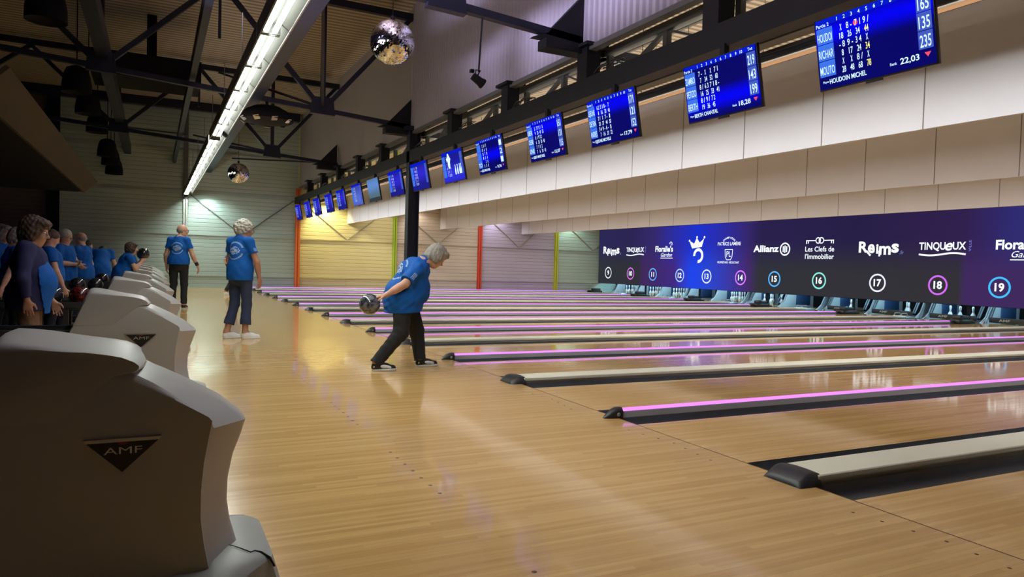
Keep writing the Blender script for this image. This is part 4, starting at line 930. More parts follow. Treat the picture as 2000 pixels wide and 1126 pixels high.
# ------------------------------------------------------------------ smooth bodies: distance fields turned into one continuous surface
def _smin(a, b, k):
    if k <= 0: return np.minimum(a, b)
    h = np.maximum(k - np.abs(a - b), 0) / k
    return np.minimum(a, b) - h * h * k * .25
class SDF:
    """list of rounded, tapered limbs and ellipsoids, meshed as one surface"""
    def __init__(s): s.p = []; s.cuts = []; s.noise = None
    def cap(s, a, b, ra, rb=None, k=.02, flat=False, sub=False): s.p.append(('c', np.array(a, float), np.array(b, float), ra, ra if rb is None else rb, k, flat, sub)); return s
    def ell(s, c, r, R=None, k=.03, sub=False): s.p.append(('e', np.array(c, float), np.array(r, float), None if R is None else np.array(R.to_3x3()), k, sub)); return s
    def chain(s, pts, rs, k=.02):
        for i in range(len(pts) - 1): s.cap(pts[i], pts[i + 1], rs[i], rs[i + 1], k)
        return s
    def cut(s, p, n): s.cuts.append((np.array(p, float), np.array(Vector(n).normalized(), float))); return s
    def mesh(s, h):
        lo = np.full(3, 1e9); hi = -lo
        for q in s.p:
            if q[-1]: continue
            if q[0] == 'c':
                r = max(q[3], q[4]); lo = np.minimum(lo, np.minimum(q[1], q[2]) - r); hi = np.maximum(hi, np.maximum(q[1], q[2]) + r)
            else: r = q[2].max(); lo = np.minimum(lo, q[1] - r); hi = np.maximum(hi, q[1] + r)
        lo -= 3 * h; hi += 3 * h; n = np.ceil((hi - lo) / h).astype(int) + 1
        F = np.full(n, .5, np.float32); ax = [lo[i] + h * np.arange(n[i]) for i in range(3)]
        for q in s.p:
            if q[0] == 'c': r = max(q[3], q[4]); a = np.minimum(q[1], q[2]) - r; b = np.maximum(q[1], q[2]) + r; k = q[5]
            else: r = q[2].max(); a = q[1] - r; b = q[1] + r; k = q[4]
            pad = k + 3 * h
            i0 = np.maximum(((a - pad - lo) / h).astype(int), 0); i1 = np.minimum(((b + pad - lo) / h).astype(int) + 2, n)
            if (i1 <= i0).any(): continue
            X, Y, Z = np.meshgrid(ax[0][i0[0]:i1[0]], ax[1][i0[1]:i1[1]], ax[2][i0[2]:i1[2]], indexing='ij')
            P = np.stack([X, Y, Z], -1)
            if q[0] == 'c':
                d = q[2] - q[1]; L2 = max(d @ d, 1e-9); t = np.clip(((P - q[1]) @ d) / L2, 0, 1)
                D = np.linalg.norm(P - q[1] - t[..., None] * d, axis=-1) - (q[3] + (q[4] - q[3]) * t)
                if q[6]: D = np.maximum(D, ((P - q[2]) @ d) / math.sqrt(L2))
            else:
                v = P - q[1]
                if q[3] is not None: v = v @ q[3]
                k0 = np.linalg.norm(v / q[2], axis=-1); k1 = np.linalg.norm(v / q[2] ** 2, axis=-1) + 1e-9
                D = np.where(k0 < 1e-4, -q[2].min(), k0 * (k0 - 1) / k1)
            sl = tuple(slice(i0[i], i1[i]) for i in range(3))
            if q[-1]: F[sl] = -_smin(-F[sl], D, k)
            else: F[sl] = _smin(F[sl], D, k)
        if s.noise or s.cuts:
            X, Y, Z = np.meshgrid(*ax, indexing='ij')
            if s.noise: F += s.noise(X, Y, Z).astype(np.float32)
            for p, nn in s.cuts: F = np.maximum(F, (X - p[0]) * nn[0] + (Y - p[1]) * nn[1] + (Z - p[2]) * nn[2])
        return nets(F, lo, h)
def nets(F, lo, h):
    n = np.array(F.shape); c = n - 1; S = F < 0
    acc = np.zeros((*c, 3)); cnt = np.zeros(c)
    offs = [(0, 0), (0, 1), (1, 0), (1, 1)]
    for a in range(3):
        o1, o2 = [i for i in range(3) if i != a]
        for u, v in offs:
            st = [0, 0, 0]; st[o1] = u; st[o2] = v; en = list(st); en[a] = 1
            A = F[tuple(slice(st[i], st[i] + c[i]) for i in range(3))]; B = F[tuple(slice(en[i], en[i] + c[i]) for i in range(3))]
            m = (A < 0) != (B < 0); t = np.where(m, A / np.where(m, A - B, 1), 0)
            cnt += m
            acc[..., a] += np.where(m, t, 0)
            if u: acc[..., o1] += m
            if v: acc[..., o2] += m
    act = cnt > 0; idx = np.full(c, -1, int); idx[act] = np.arange(act.sum())
    I = np.argwhere(act); V = lo + h * (I + acc[act] / cnt[act][:, None])
    faces = []
    for a in range(3):
        b, d = (a + 1) % 3, (a + 2) % 3
        s0 = [slice(1, n[i] - 1) for i in range(3)]; s0[a] = slice(0, n[a] - 1); s1 = list(s0); s1[a] = slice(1, n[a])
        m = S[tuple(s0)] != S[tuple(s1)]; E = np.argwhere(m) + np.array([0 if i == a else 1 for i in range(3)])
        if len(E) == 0: continue
        flip = S[tuple(s0)][m]
        def at(db, dd):
            J = E.copy(); J[:, b] += db; J[:, d] += dd; return idx[J[:, 0], J[:, 1], J[:, 2]]
        Q = np.stack([at(-1, -1), at(0, -1), at(0, 0), at(-1, 0)], 1)
        Q[~flip] = Q[~flip][:, ::-1]; faces.append(Q)
    return V, np.concatenate(faces)
def sdf_obj(sd, h, name, m, parent=None, emblems=None):
    V, Q = sd.mesh(h)
    me = bpy.data.meshes.new(name); me.from_pydata(V.tolist(), [], Q.tolist()); me.materials.append(m)
    me.polygons.foreach_set('use_smooth', [True] * len(Q)); me.update(); me.validate()
    if emblems:
        nv = np.zeros(len(me.vertices) * 3); me.vertex_normals.foreach_get('vector', nv); nv = nv.reshape(-1, 3); co = V
        for att, (c, r, u) in emblems.items():
            c, r, u = Vector(c), Vector(r).normalized(), Vector(u); u = (u - r * u.dot(r)).normalized(); nn = np.array(r.cross(u))
            d = co - np.array(c); X = d @ np.array(r); Y = d @ np.array(u); ok = (nv @ nn) > .15
            X = np.where(ok, X, 9); Y = np.where(ok, Y, 9)
            A = me.attributes.new(att, 'FLOAT_VECTOR', 'POINT'); A.data.foreach_set('vector', np.stack([X, Y, X * 0], 1).ravel().astype(np.float32))
    o = bpy.data.objects.new(name, me); COL.objects.link(o)
    if parent: o.parent = parent
    return o

# ------------------------------------------------------------------ clothing materials
def shirt_mat(name, col, R=.115):
    m, nt, b = nodemat(name); b.inputs['Roughness'].default_value = .75; b.inputs['Specular IOR Level'].default_value = .25
    at = nt.nodes.new('ShaderNodeAttribute'); at.attribute_name = 'emblem'; sp = nt.nodes.new('ShaderNodeSeparateXYZ'); nt.links.new(at.outputs['Vector'], sp.inputs[0])
    x, y_ = sp.outputs['X'], sp.outputs['Y']
    r = math_node(nt, 'SQRT', math_node(nt, 'ADD', math_node(nt, 'MULTIPLY', x, x), math_node(nt, 'MULTIPLY', y_, y_)))
    ang = math_node(nt, 'ARCTAN2', y_, x)
    ringm = math_node(nt, 'LESS_THAN', math_node(nt, 'ABSOLUTE', math_node(nt, 'SUBTRACT', r, R)), .009)
    let = math_node(nt, 'GREATER_THAN', math_node(nt, 'SINE', math_node(nt, 'MULTIPLY', ang, 44)), -.3)
    arc = math_node(nt, 'GREATER_THAN', math_node(nt, 'ABSOLUTE', math_node(nt, 'SINE', math_node(nt, 'ADD', ang, -.05))), .32)
    ringm = math_node(nt, 'MULTIPLY', math_node(nt, 'MULTIPLY', ringm, let), arc)
    nz = nt.nodes.new('ShaderNodeTexNoise'); nz.inputs['Scale'].default_value = 16; nz.inputs['Detail'].default_value = 4; nz.inputs['Distortion'].default_value = 1.5; nt.links.new(at.outputs['Vector'], nz.inputs['Vector'])
    ins = math_node(nt, 'MULTIPLY', math_node(nt, 'LESS_THAN', math_node(nt, 'ADD', r, math_node(nt, 'MULTIPLY', math_node(nt, 'ABSOLUTE', y_), .5)), R * .78), math_node(nt, 'LESS_THAN', math_node(nt, 'ABSOLUTE', math_node(nt, 'SUBTRACT', nz.outputs['Fac'], .5)), .045))
    at2 = nt.nodes.new('ShaderNodeAttribute'); at2.attribute_name = 'sleeveprint'; sp2 = nt.nodes.new('ShaderNodeSeparateXYZ'); nt.links.new(at2.outputs['Vector'], sp2.inputs[0])
    inb = math_node(nt, 'MULTIPLY', math_node(nt, 'LESS_THAN', math_node(nt, 'ABSOLUTE', sp2.outputs['X']), .038), math_node(nt, 'LESS_THAN', math_node(nt, 'ABSOLUTE', sp2.outputs['Y']), .024))
    ln = math_node(nt, 'GREATER_THAN', math_node(nt, 'SINE', math_node(nt, 'MULTIPLY', sp2.outputs['Y'], 400)), .1)
    nz2 = nt.nodes.new('ShaderNodeTexNoise'); nz2.inputs['Scale'].default_value = 180; nt.links.new(at2.outputs['Vector'], nz2.inputs['Vector'])
    sl = math_node(nt, 'MULTIPLY', math_node(nt, 'MULTIPLY', inb, ln), math_node(nt, 'GREATER_THAN', nz2.outputs['Fac'], .45))
    has = math_node(nt, 'GREATER_THAN', at2.outputs['Alpha'], .5)
    tot = math_node(nt, 'MINIMUM', math_node(nt, 'ADD', math_node(nt, 'ADD', ringm, ins), sl), 1)
    tc = nt.nodes.new('ShaderNodeTexCoord'); n3 = nt.nodes.new('ShaderNodeTexNoise'); n3.inputs['Scale'].default_value = 7; n3.inputs['Detail'].default_value = 3; nt.links.new(tc.outputs['Object'], n3.inputs['Vector'])
    mx = nt.nodes.new('ShaderNodeMixRGB'); nt.links.new(math_node(nt, 'MULTIPLY', tot, .75), mx.inputs[0]); mx.inputs[1].default_value = (*col, 1); mx.inputs[2].default_value = (.55, .68, .85, 1)
    nt.links.new(mx.outputs[0], b.inputs['Base Color'])
    bp = nt.nodes.new('ShaderNodeBump'); bp.inputs['Strength'].default_value = .5; bp.inputs['Distance'].default_value = .02; nt.links.new(n3.outputs['Fac'], bp.inputs['Height']); nt.links.new(bp.outputs[0], b.inputs['Normal'])
    return m
M['shirt'] = shirt_mat('blue_team_shirt', (.003, .090, .375))
M['skin'] = mat('light_skin', (.56, .30, .20), .5, var=.1, scale=14)
M['skin2'] = mat('tanned_skin', (.42, .21, .13), .5, var=.1, scale=14)
M['black'] = mat('black_trouser_cloth', (.010, .011, .014), .8, bump=.4, scale=9)
M['navy'] = mat('navy_trouser_cloth', (.022, .034, .085), .8, bump=.4, scale=9)
M['brown'] = mat('brown_trouser_cloth', (.16, .085, .045), .85, bump=.3, scale=9)
M['jean'] = mat('dark_jean_cloth', (.03, .045, .08), .85)
M['jacket'] = mat('navy_jacket_cloth', (.008, .010, .065), .8, bump=.3, scale=8)
M['hairgrey'] = mat('grey_hair', (.28, .25, .22), .6, var=.45, scale=60, bump=.5)
M['hairwhite'] = mat('silver_hair', (.42, .39, .34), .6, var=.4, scale=60, bump=.5)
M['hairbrown'] = mat('brown_hair', (.07, .04, .025), .6, var=.4, scale=60, bump=.5)
M['hairdark'] = mat('dark_hair', (.02, .015, .012), .6, var=.4, scale=60)
M['shoewhite'] = mat('white_shoe_leather', (.75, .75, .76), .45)
M['shoeblack'] = mat('black_shoe_leather', (.012, .012, .013), .45)
M['sole'] = mat('white_rubber_sole', (.70, .70, .68), .5)
M['eye'] = mat('eye_white', (.8, .8, .8), .2)
M['iris'] = mat('dark_iris', (.03, .03, .03), .2)
M['glasses'] = mat('dark_spectacle_frame', (.03, .02, .02), .3)

# ------------------------------------------------------------------ people
def V3(*a): return Vector(a)
def hand_into(sd, w, d, pn, ts, s=1.0, curl=(.35, .45, .35), spread=.0, side_len=1):
    """palm, four jointed fingers and a thumb leaving the side of the palm"""
    w, d, pn = Vector(w), Vector(d).normalized(), Vector(pn); pn = (pn - d * pn.dot(d)).normalized(); ts_ = Vector(ts); ts = (ts_ - d * ts_.dot(d) - pn * ts_.dot(pn)).normalized()
    LEN = ((.040, .024, .019), (.045, .028, .021), (.042, .026, .020), (.033, .020, .017))
    for i in range(4):
        off = (.031 - .0205 * i) * s
        kn = w + d * (.088 - (.004 if i in (0, 2) else 0) - (.012 if i == 3 else 0)) * s + ts * off
        sd.cap(w + d * .012 * s + ts * off * .55, kn, .0165 * s, .0115 * s, .012)
        p = kn; a = 0; dd = (d + ts * (.10 - .07 * i) * (1 + spread))
        dd.normalize()
        for q in range(3):
            a += curl[q] * (1 + .08 * i); v = dd * math.cos(a) + pn * math.sin(a); e = p + v * LEN[i][q] * s
            sd.cap(p, e, (.0092 - .0009 * q) * s, (.0086 - .0010 * q) * s, .004); p = e
    b0 = w + d * .022 * s + ts * .020 * s; b1 = b0 + (d * .55 + ts * .75 + pn * .25).normalized() * .042 * s
    b2 = b1 + (d * .85 + ts * .35 + pn * .35).normalized() * .032 * s; b3 = b2 + (d * .9 + ts * .05 + pn * .45).normalized() * .024 * s
    sd.cap(b0, b1, .0165 * s, .0125 * s, .012).cap(b1, b2, .0115 * s, .0098 * s, .006).cap(b2, b3, .0098 * s, .0082 * s, .004)
def head_into(sd, H, s=1.0, nose=1.0):
    R = H.to_3x3()
    def P(x, y_, z): return H @ Vector((x * s, y_ * s, z * s))
    sd.ell(P(-.012, 0, .030), (.098 * s, .078 * s, .098 * s), R, .03)
    sd.ell(P(.022, 0, -.035), (.068 * s, .060 * s, .080 * s), R, .035)
    sd.cap(P(.045, -.022, -.088), P(.045, .022, -.088), .024 * s, .024 * s, .03)
    sd.cap(P(-.01, -.050, -.055), P(.04, -.03, -.085), .018 * s, .018 * s, .03).cap(P(-.01, .050, -.055), P(.04, .03, -.085), .018 * s, .018 * s, .03)
    sd.cap(P(.074, -.028, .026), P(.074, .028, .026), .011 * s, .011 * s, .018)
    for y_ in (-.036, .036): sd.ell(P(.058, y_, -.028), (.024 * s, .022 * s, .020 * s), R, .02)
    for y_ in (-.031, .031): sd.ell(P(.092, y_, .006), (.013 * s, .016 * s, .011 * s), R, .012, sub=True)
    sd.cap(P(.084, 0, .010), P(.104 * nose, 0, -.022), .0085 * s, .0125 * s, .008)
    for y_ in (-.011, .011): sd.cap(P(.090, y_, -.027), P(.095, y_, -.027), .0085 * s, .008 * s, .006)
    sd.cap(P(.081, -.020, -.051), P(.081, .020, -.051), .0065 * s, .0065 * s, .006).cap(P(.079, -.016, -.062), P(.079, .016, -.062), .0075 * s, .0075 * s, .006)
    for y_ in (-.076, .076):
        sd.ell(P(-.008, y_ * 1.02, -.004), (.016 * s, .008 * s, .030 * s), R, .006); sd.ell(P(.000, y_ * 1.10, .0), (.007 * s, .006 * s, .016 * s), R, .004, sub=True)
def ez(H, x, y_, z): return H @ Vector((x, y_, z))
def person(spec):
    g = spec.get; s = g('s', 1.0); h = g('vox', .009)
    base = dict(head=(.02, 0, 1.545), neck=(-.02, 0, 1.385), chest=(0, 0, 1.23), waist=(0, 0, 1.05), pelvis=(0, 0, .92),
                shR=(-.01, -.150, 1.36), shL=(-.01, .150, 1.36), elR=(-.03, -.225, 1.09), elL=(-.03, .225, 1.09), wrR=(.05, -.235, .86), wrL=(.05, .235, .86),
                hipR=(0, -.095, .90), hipL=(0, .095, .90), knR=(.02, -.10, .49), knL=(.02, .10, .49), anR=(-.02, -.11, .085), anL=(-.02, .11, .085))
    J = {k: Vector(v) * s for k, v in base.items()}
    for k, v in g('J', {}).items(): J[k] = Vector(v)
    t = empty('person', g('label'), 'person', g('loc'), g('yaw', 0), g('group'))
    gir = g('girth', 1.0); legg = g('legg', 1.0)
    H = Matrix.Translation(J['head']) @ Euler(g('headrot', (0, 0, 0)), 'XYZ').to_matrix().to_4x4() if not isinstance(g('headrot', (0, 0, 0)), Matrix) else Matrix.Translation(J['head']) @ g('headrot')
    skin = M[g('skin', 'skin')]
    # -- body, one continuous surface
    sd = SDF(); hs = g('hs', s)
    head_into(sd, H, hs, g('nose', 1.0))
    sd.cap(J['neck'], H @ Vector((-.015 * hs, 0, -.05 * hs)), .054 * s, .050 * s, .03)
    sd.cap(J['neck'], J['chest'], .07 * s, .12 * s, .05).cap(J['chest'], J['waist'], .12 * s * gir, .12 * s * gir, .05).cap(J['waist'], J['pelvis'], .12 * s * gir, .13 * s * gir, .05)
    sd.cap(J['shR'], J['shL'], .055 * s, .055 * s, .05)
    for c in 'RL':
        sd.chain([J['sh' + c], J['el' + c], J['wr' + c]], [.052 * s, .040 * s, .027 * s], .03)
        mid = J['el' + c].lerp(J['wr' + c], .3); sd.cap(mid, mid.lerp(J['wr' + c], .3), .040 * s, .034 * s, .03)
        sd.chain([J['hip' + c], J['kn' + c], J['an' + c]], [.085 * s * legg, .056 * s, .038 * s], .03)
        cm = J['kn' + c].lerp(J['an' + c], .3); sd.cap(cm, cm.lerp(J['an' + c], .2), .056 * s, .05 * s, .03)
        f = Vector(g('foot' + c, (1, 0, 0))).normalized(); sd.cap(J['an' + c], J['an' + c] + f * .11 * s + V3(0, 0, -.045 * s), .036 * s, .026 * s, .03)
        sgn = 1 if c == 'L' else -1
        hd = g('hand' + c, (None, None, None)); d = Vector(hd[0]) if hd[0] else (J['wr' + c] - J['el' + c]).normalized() * .7 + V3(0, 0, -.5)
        pn = hd[1] or (0, -sgn, 0); ts = hd[2] or (1, 0, 0)
        hand_into(sd, J['wr' + c], d, pn, ts, s * .96, hd[3] if len(hd) > 3 else (.3, .4, .3))
    sdf_obj(sd, h, 'body', skin, t)
    # -- eyes
    if g('eyes', True):
        for y_ in (-.031, .031):
            T = H @ Matrix.Translation((.081 * hs, y_ * hs, .006 * hs)); b = MB(); N = 8
            b.lathe([(max(1e-4, .0115 * hs * math.sin(math.pi * k / N)), -.0115 * hs * math.cos(math.pi * k / N)) for k in range(N + 1)], n=12, T=T)
            e = b.build('eyeball', M['eye'], t)
            MB().lathe([(.0001, .0122 * hs), (.0055 * hs, .0108 * hs)], n=10, T=T @ Matrix.Rotation(math.pi / 2, 4, 'Y')).build('iris', M['iris'], e)
    if g('glasses'):
        b = MB()
        for y_ in (-.033, .033):
            b.tube([H @ Vector(((.100) * hs, (y_ + .024 * math.cos(a)) * hs, (.004 + .018 * math.sin(a)) * hs)) for a in [2 * math.pi * k / 12 for k in range(13)]], .0022, 5)
            sg = 1 if y_ > 0 else -1; b.tube([ez(H, .100 * hs, sg * .057 * hs, .008 * hs), ez(H, .09 * hs, sg * .078 * hs, .010 * hs), ez(H, -.01 * hs, sg * .086 * hs, .006 * hs)], .0025, 5)
        b.tube([ez(H, .101 * hs, -.009 * hs, .006 * hs), ez(H, .101 * hs, .009 * hs, .006 * hs)], .0025, 5)
        b.build('glasses', M['glasses'], t)
    # -- hair
    R = H.to_3x3(); hm = M[g('hairmat', 'hairgrey')]; st_ = g('hair', 'short'); hd = SDF()
    def P(x, y_, z): return H @ Vector((x * hs, y_ * hs, z * hs))
    if st_ == 'bob':
        hd.ell(P(-.018, 0, .036), (.112 * hs, .093 * hs, .108 * hs), R, .02)
        hd.ell(P(-.06, 0, -.03), (.062 * hs, .082 * hs, .080 * hs), R, .03)
        for y_ in (-1, 1): hd.ell(P(.0, y_ * .072, -.020), (.048 * hs, .026 * hs, .062 * hs), R, .03); hd.ell(P(.055, y_ * .035, .085), (.05 * hs, .045 * hs, .032 * hs), R, .03)
        hd.ell(P(.115, 0, -.035), (.072 * hs, .085 * hs, .085 * hs), R, .012, sub=True)
        hd.noise = lambda X, Y, Z: .004 * np.sin(X * 95 + Z * 50 + 2 * np.sin(Y * 45)) * np.sin(Y * 85 + Z * 60 + 2 * np.sin(X * 50)) + .0015 * np.sin(X * 190 - Z * 80)
    elif st_ == 'curly':
        hd.ell(P(-.022, 0, .038), (.108 * hs, .090 * hs, .104 * hs), R, .02); hd.ell(P(-.055, 0, -.02), (.055 * hs, .078 * hs, .060 * hs), R, .03)
        rnd = random.Random(4)
        for q in range(230):
            v = Vector((rnd.gauss(0, 1), rnd.gauss(0, 1), rnd.gauss(0, 1))).normalized()
            p_ = Vector((-.022 + v.x * .112, v.y * .092, .035 + v.z * .106))
            if (p_.x > .035 and p_.z < .06) or p_.z < -.055: continue
            hd.ell(P(*p_), (rnd.uniform(.010, .017) * hs,) * 3, None, .006)
        hd.ell(P(.118, 0, -.03), (.070 * hs, .085 * hs, .080 * hs), R, .01, sub=True)
    elif st_ == 'fringe':
        hd.ell(P(-.022, 0, .012), (.095 * hs, .083 * hs, .070 * hs), R, .02)
        hd.ell(P(.10, 0, -.0), (.105 * hs, .12 * hs, .14 * hs), R, .01, sub=True); hd.ell(P(-.01, 0, .115), (.13 * hs, .10 * hs, .085 * hs), R, .01, sub=True)
    else:
        hd.ell(P(-.018, 0, .036), (.104 * hs, .085 * hs, .101 * hs), R, .02); hd.ell(P(-.055, 0, -.01), (.050 * hs, .070 * hs, .060 * hs), R, .03)
        hd.ell(P(.112, 0, -.025), (.080 * hs, .100 * hs, .085 * hs), R, .01, sub=True); hd.ell(P(.02, 0, -.07), (.09 * hs, .10 * hs, .06 * hs), R, .01, sub=True)
        hd.noise = lambda X, Y, Z: .0022 * np.sin(X * 90 + 3 * np.sin(Z * 60)) * np.sin(Y * 80 + 2 * np.sin(X * 70)) 
    sdf_obj(hd, min(h, .006), 'hair', hm, t)
    # -- trousers
    tr = SDF(); cf = g('cuff', .97)
    tr.ell(J['pelvis'] + V3(0, 0, -.02 * s), (.13 * s * gir, .155 * s * gir, .15 * s), None, .05).cap(J['pelvis'], J['waist'], .12 * s * gir, .11 * s * gir, .05)
    tr.ell(J['pelvis'] + V3(-.06 * s, 0, -.04 * s), (.09 * s * gir, .135 * s * gir, .12 * s), None, .05)
    for c in 'RL':
        hp, kn, an = J['hip' + c], J['kn' + c], J['an' + c]; e = kn.lerp(an, cf)
        tr.cap(hp, kn, .100 * s * legg, .074 * s * legg, .04); tr.cap(kn, e, .070 * s * legg, g('cuffr', .058) * s, .03, flat=True)
    tr.cut(J['waist'] + V3(0, 0, .02), J['waist'] - J['pelvis'])
    amp = g('fold', .004)
    tr.noise = lambda X, Y, Z: .0035 * np.sin(Z * 33 + X * 47 + 2 * np.sin(Y * 21 + Z * 7)) * np.sin(X * 29 + Y * 37 + Z * 11 + 1.3 * np.sin(Z * 17))
    sdf_obj(tr, h, 'trousers', M[g('trousers', 'black')], t)
    # -- shirt or jacket
    sh = SDF(); top = g('top', {})
    sh.cap(J['shR'], J['shL'], .062 * s, .062 * s, .05)
    sh.ell(J['chest'], (.130 * s * gir, .165 * s * min(gir, 1.15), .17 * s), g('chestrot'), .06)
    sh.cap(J['neck'], J['chest'], .075 * s, .125 * s, .05)
    sh.cap(J['chest'], J['waist'], .135 * s * gir, .142 * s * gir, .06).cap(J['waist'], J['pelvis'], .145 * s * gir, .155 * s * gir, .06)
    sh.ell(J['waist'] + Vector(g('belly', (.02, 0, -.03))) * s, (.145 * s * gir, .165 * s * gir, .17 * s), g('chestrot'), .06)
    sh.ell(J['pelvis'] + V3(-.02, 0, .0) * s, (.155 * s * gir, .180 * s * gir, .17 * s), None, .06)
    for dy in (-.045, .045): sh.cap(J['pelvis'] + V3(-.01, dy, .05) * s, J['pelvis'] + V3(-.01, dy, -.28) * s, .148 * s * gir, .160 * s * gir, .05)
    for e_ in g('extra', []): sh.ell(*e_)
    sl = g('sleeve', .55)
    for c in 'RL':
        a, e, w = J['sh' + c], J['el' + c], J['wr' + c]
        if sl <= 1: q = a.lerp(e, sl); sh.cap(a, q, .062 * s, g('sleever', .062) * s, .05, flat=True)
        else: sh.cap(a, e, .068 * s, .058 * s, .05); q = e.lerp(w, sl - 1); sh.cap(e, q, .056 * s, .046 * s, .03, flat=True)
    nd = (J['head'] - J['neck']).normalized(); sh.cap(J['neck'] - nd * .02 * s, J['neck'] + nd * .045 * s, .070 * s, .064 * s, .012, flat=True)
    hem = g('hem', (J['pelvis'] + V3(0, 0, -.10 * s), (0, 0, -1))); sh.cut(*hem)
    sh.noise = lambda X, Y, Z: amp * (.9 * np.sin(Z * 26 + X * 34 + 1.7 * np.sin(Y * 19 + X * 9)) * np.sin(X * 15 + Y * 24 - Z * 13) + .5 * np.sin(X * 60 - Z * 41 + 2 * np.sin(Z * 14)) * np.sin(Y * 17 + Z * 22))
    em = None
    if g('emblem'): em = dict(emblem=g('emblem'), sleeveprint=g('print') or ((0, 0, 9), (1, 0, 0), (0, 1, 0)))
    sdf_obj(sh, h, 'jacket' if g('shirt') == 'jacket' else 'polo_shirt', M[g('shirt', 'shirt')], t, em)
    # -- shoes
    sty = g('shoes', 'plain')
    if sty is not None:
        for c in 'RL':
            f = Vector(g('foot' + c, (1, 0, 0))).normalized(); an = J['an' + c]; sdn = f.cross(V3(0, 0, 1)).normalized(); up = sdn.cross(f)
            heel = an + f * (-.045 * s) - V3(0, 0, an.z - g('sole' + c, 0)); T = frame(heel, f, -sdn) ; R3 = T.to_3x3().to_4x4()
            def Q(x, y_, z): return T @ Vector((x * s, y_ * s, z * s))
            # local x forward, y to the side, z up
            L_ = .265
            so = SDF(); so.cap(Q(.04, 0, .012), Q(.15, 0, .012), .040 * s, .044 * s, .02).cap(Q(.15, 0, .012), Q(.215, .0, .012), .046 * s, .040 * s, .02)
            zn = T.to_3x3() @ Vector((0, 0, 1)); so.cut(Q(0, 0, .026), zn).cut(Q(0, 0, .0), -zn)
            soo = sdf_obj(so, .005, 'shoe_sole', M['sole'], t)
            u = SDF(); u.cap(Q(.035, 0, .035), Q(.15, 0, .030), .036 * s, .040 * s, .03).cap(Q(.15, 0, .030), Q(.215, 0, .026), .041 * s, .034 * s, .02)
            u.cap(Q(.042, 0, .05), Q(.045, 0, .085), .040 * s, .041 * s, .03, flat=True).cap(Q(.06, 0, .075), Q(.14, 0, .045), .034 * s, .03 * s, .03)
            u.cut(Q(0, 0, .020), -zn)
            upo = sdf_obj(u, .005, 'shoe', M['shoeblack' if sty == 'two' or sty == 'black' else 'shoewhite'], t)
            if sty == 'two':
                for sg in (-1, 1):
                    pnl = SDF(); pnl.ell(Q(.135, sg * .032, .044), (.064 * s, .0175 * s, .021 * s), R3 @ Matrix.Rotation(.14, 4, 'Y'), .01); sdf_obj(pnl, .004, 'shoe_panel', M['shoewhite'], upo)
                MB().lathe([(.0001, .004), (.009, .003), (.010, 0)], n=12, T=frame(Q(.02, -.037, .045), f, V3(0, 0, 1))).build('shoe_button', M['sole'], upo)
            b = MB()
            for q in range(4): b.tube([Q(.095 + .018 * q, -.016, .078 - .0095 * q), Q(.098 + .018 * q, 0, .083 - .0095 * q), Q(.095 + .018 * q, .016, .078 - .0095 * q)], .0028 * s, 5)
            b.build('laces', M['sole' if sty != 'black' else 'shoeblack'], upo)
    if g('band'):
        w = J['wrR']; d = (J['elR'] - w).normalized(); MB().tube([w + d * .01, w + d * .03, w + d * .10, w + d * .12], [.030 * s, .034 * s, .037 * s, .034 * s], 16).build('wrist_band', M['shoeblack'], t)
    return t

pi = math.pi
# the bowler in mid approach
person(dict(label='bowler bent forward in a blue shirt swinging a ball back, grey bobbed hair', loc=(-.72, 4.88, 0), vox=.006, s=.98, girth=1.16, hs=1.0, legg=1.10,
    J=dict(head=(.325, .0, 1.175), neck=(.185, .01, 1.115), chest=(.075, .0, .99), waist=(.035, 0, .84), pelvis=(-.02, .01, .735),
           shR=(.06, -.165, 1.035), shL=(.15, .18, 1.045), elR=(-.085, -.215, .885), wrR=(-.290, -.20, .765), elL=(.27, .27, .87), wrL=(.22, .29, .69),
           hipR=(-.06, -.085, .70), hipL=(.05, .09, .70), knR=(-.085, -.13, .385), anR=(-.345, -.15, .085), knL=(.165, .11, .375), anL=(.185, .03, .085)),
    headrot=Matrix.Rotation(.72, 4, 'Y'), footR=(1, -.12, 0), footL=(1, .05, 0), handR=((-.85, -.05, -.12), (-.25, 0, -1), (.1, -1, 0), (.25, .35, .3)), handL=((-.1, 0, -1), (0, -1, 0), (1, 0, 0)),
    chestrot=Matrix.Rotation(.55, 4, 'Y'), belly=(.055, 0, -.03), hem=((0, 0, .590), (.06, 0, -1)), extra=[((-.03, 0, .70), (.185, .20, .17), None, .06)], hair='bob', hairmat='hairgrey', shirt='shirt', trousers='black', shoes='two', sleeve=.78, sleever=.078, cuff=1.04, cuffr=.062,
    emblem=((-.07, .0, 1.03), (0, -1, 0), (.75, 0, .66)), print=((.0, -.235, .965), (.6, 0, .55), (-.55, 0, .6)), fold=.0075))
bm_ = ballmat('smoky_grey_ball', (.012, .014, .020), (.16, .17, .20), .12)
ball_mesh('bowling_ball', bm_, (-1.158, 4.69, .678), .105, 'smoky dark grey bowling ball in the hand of the bent bowler', None, True, (.5, -.3, .8))
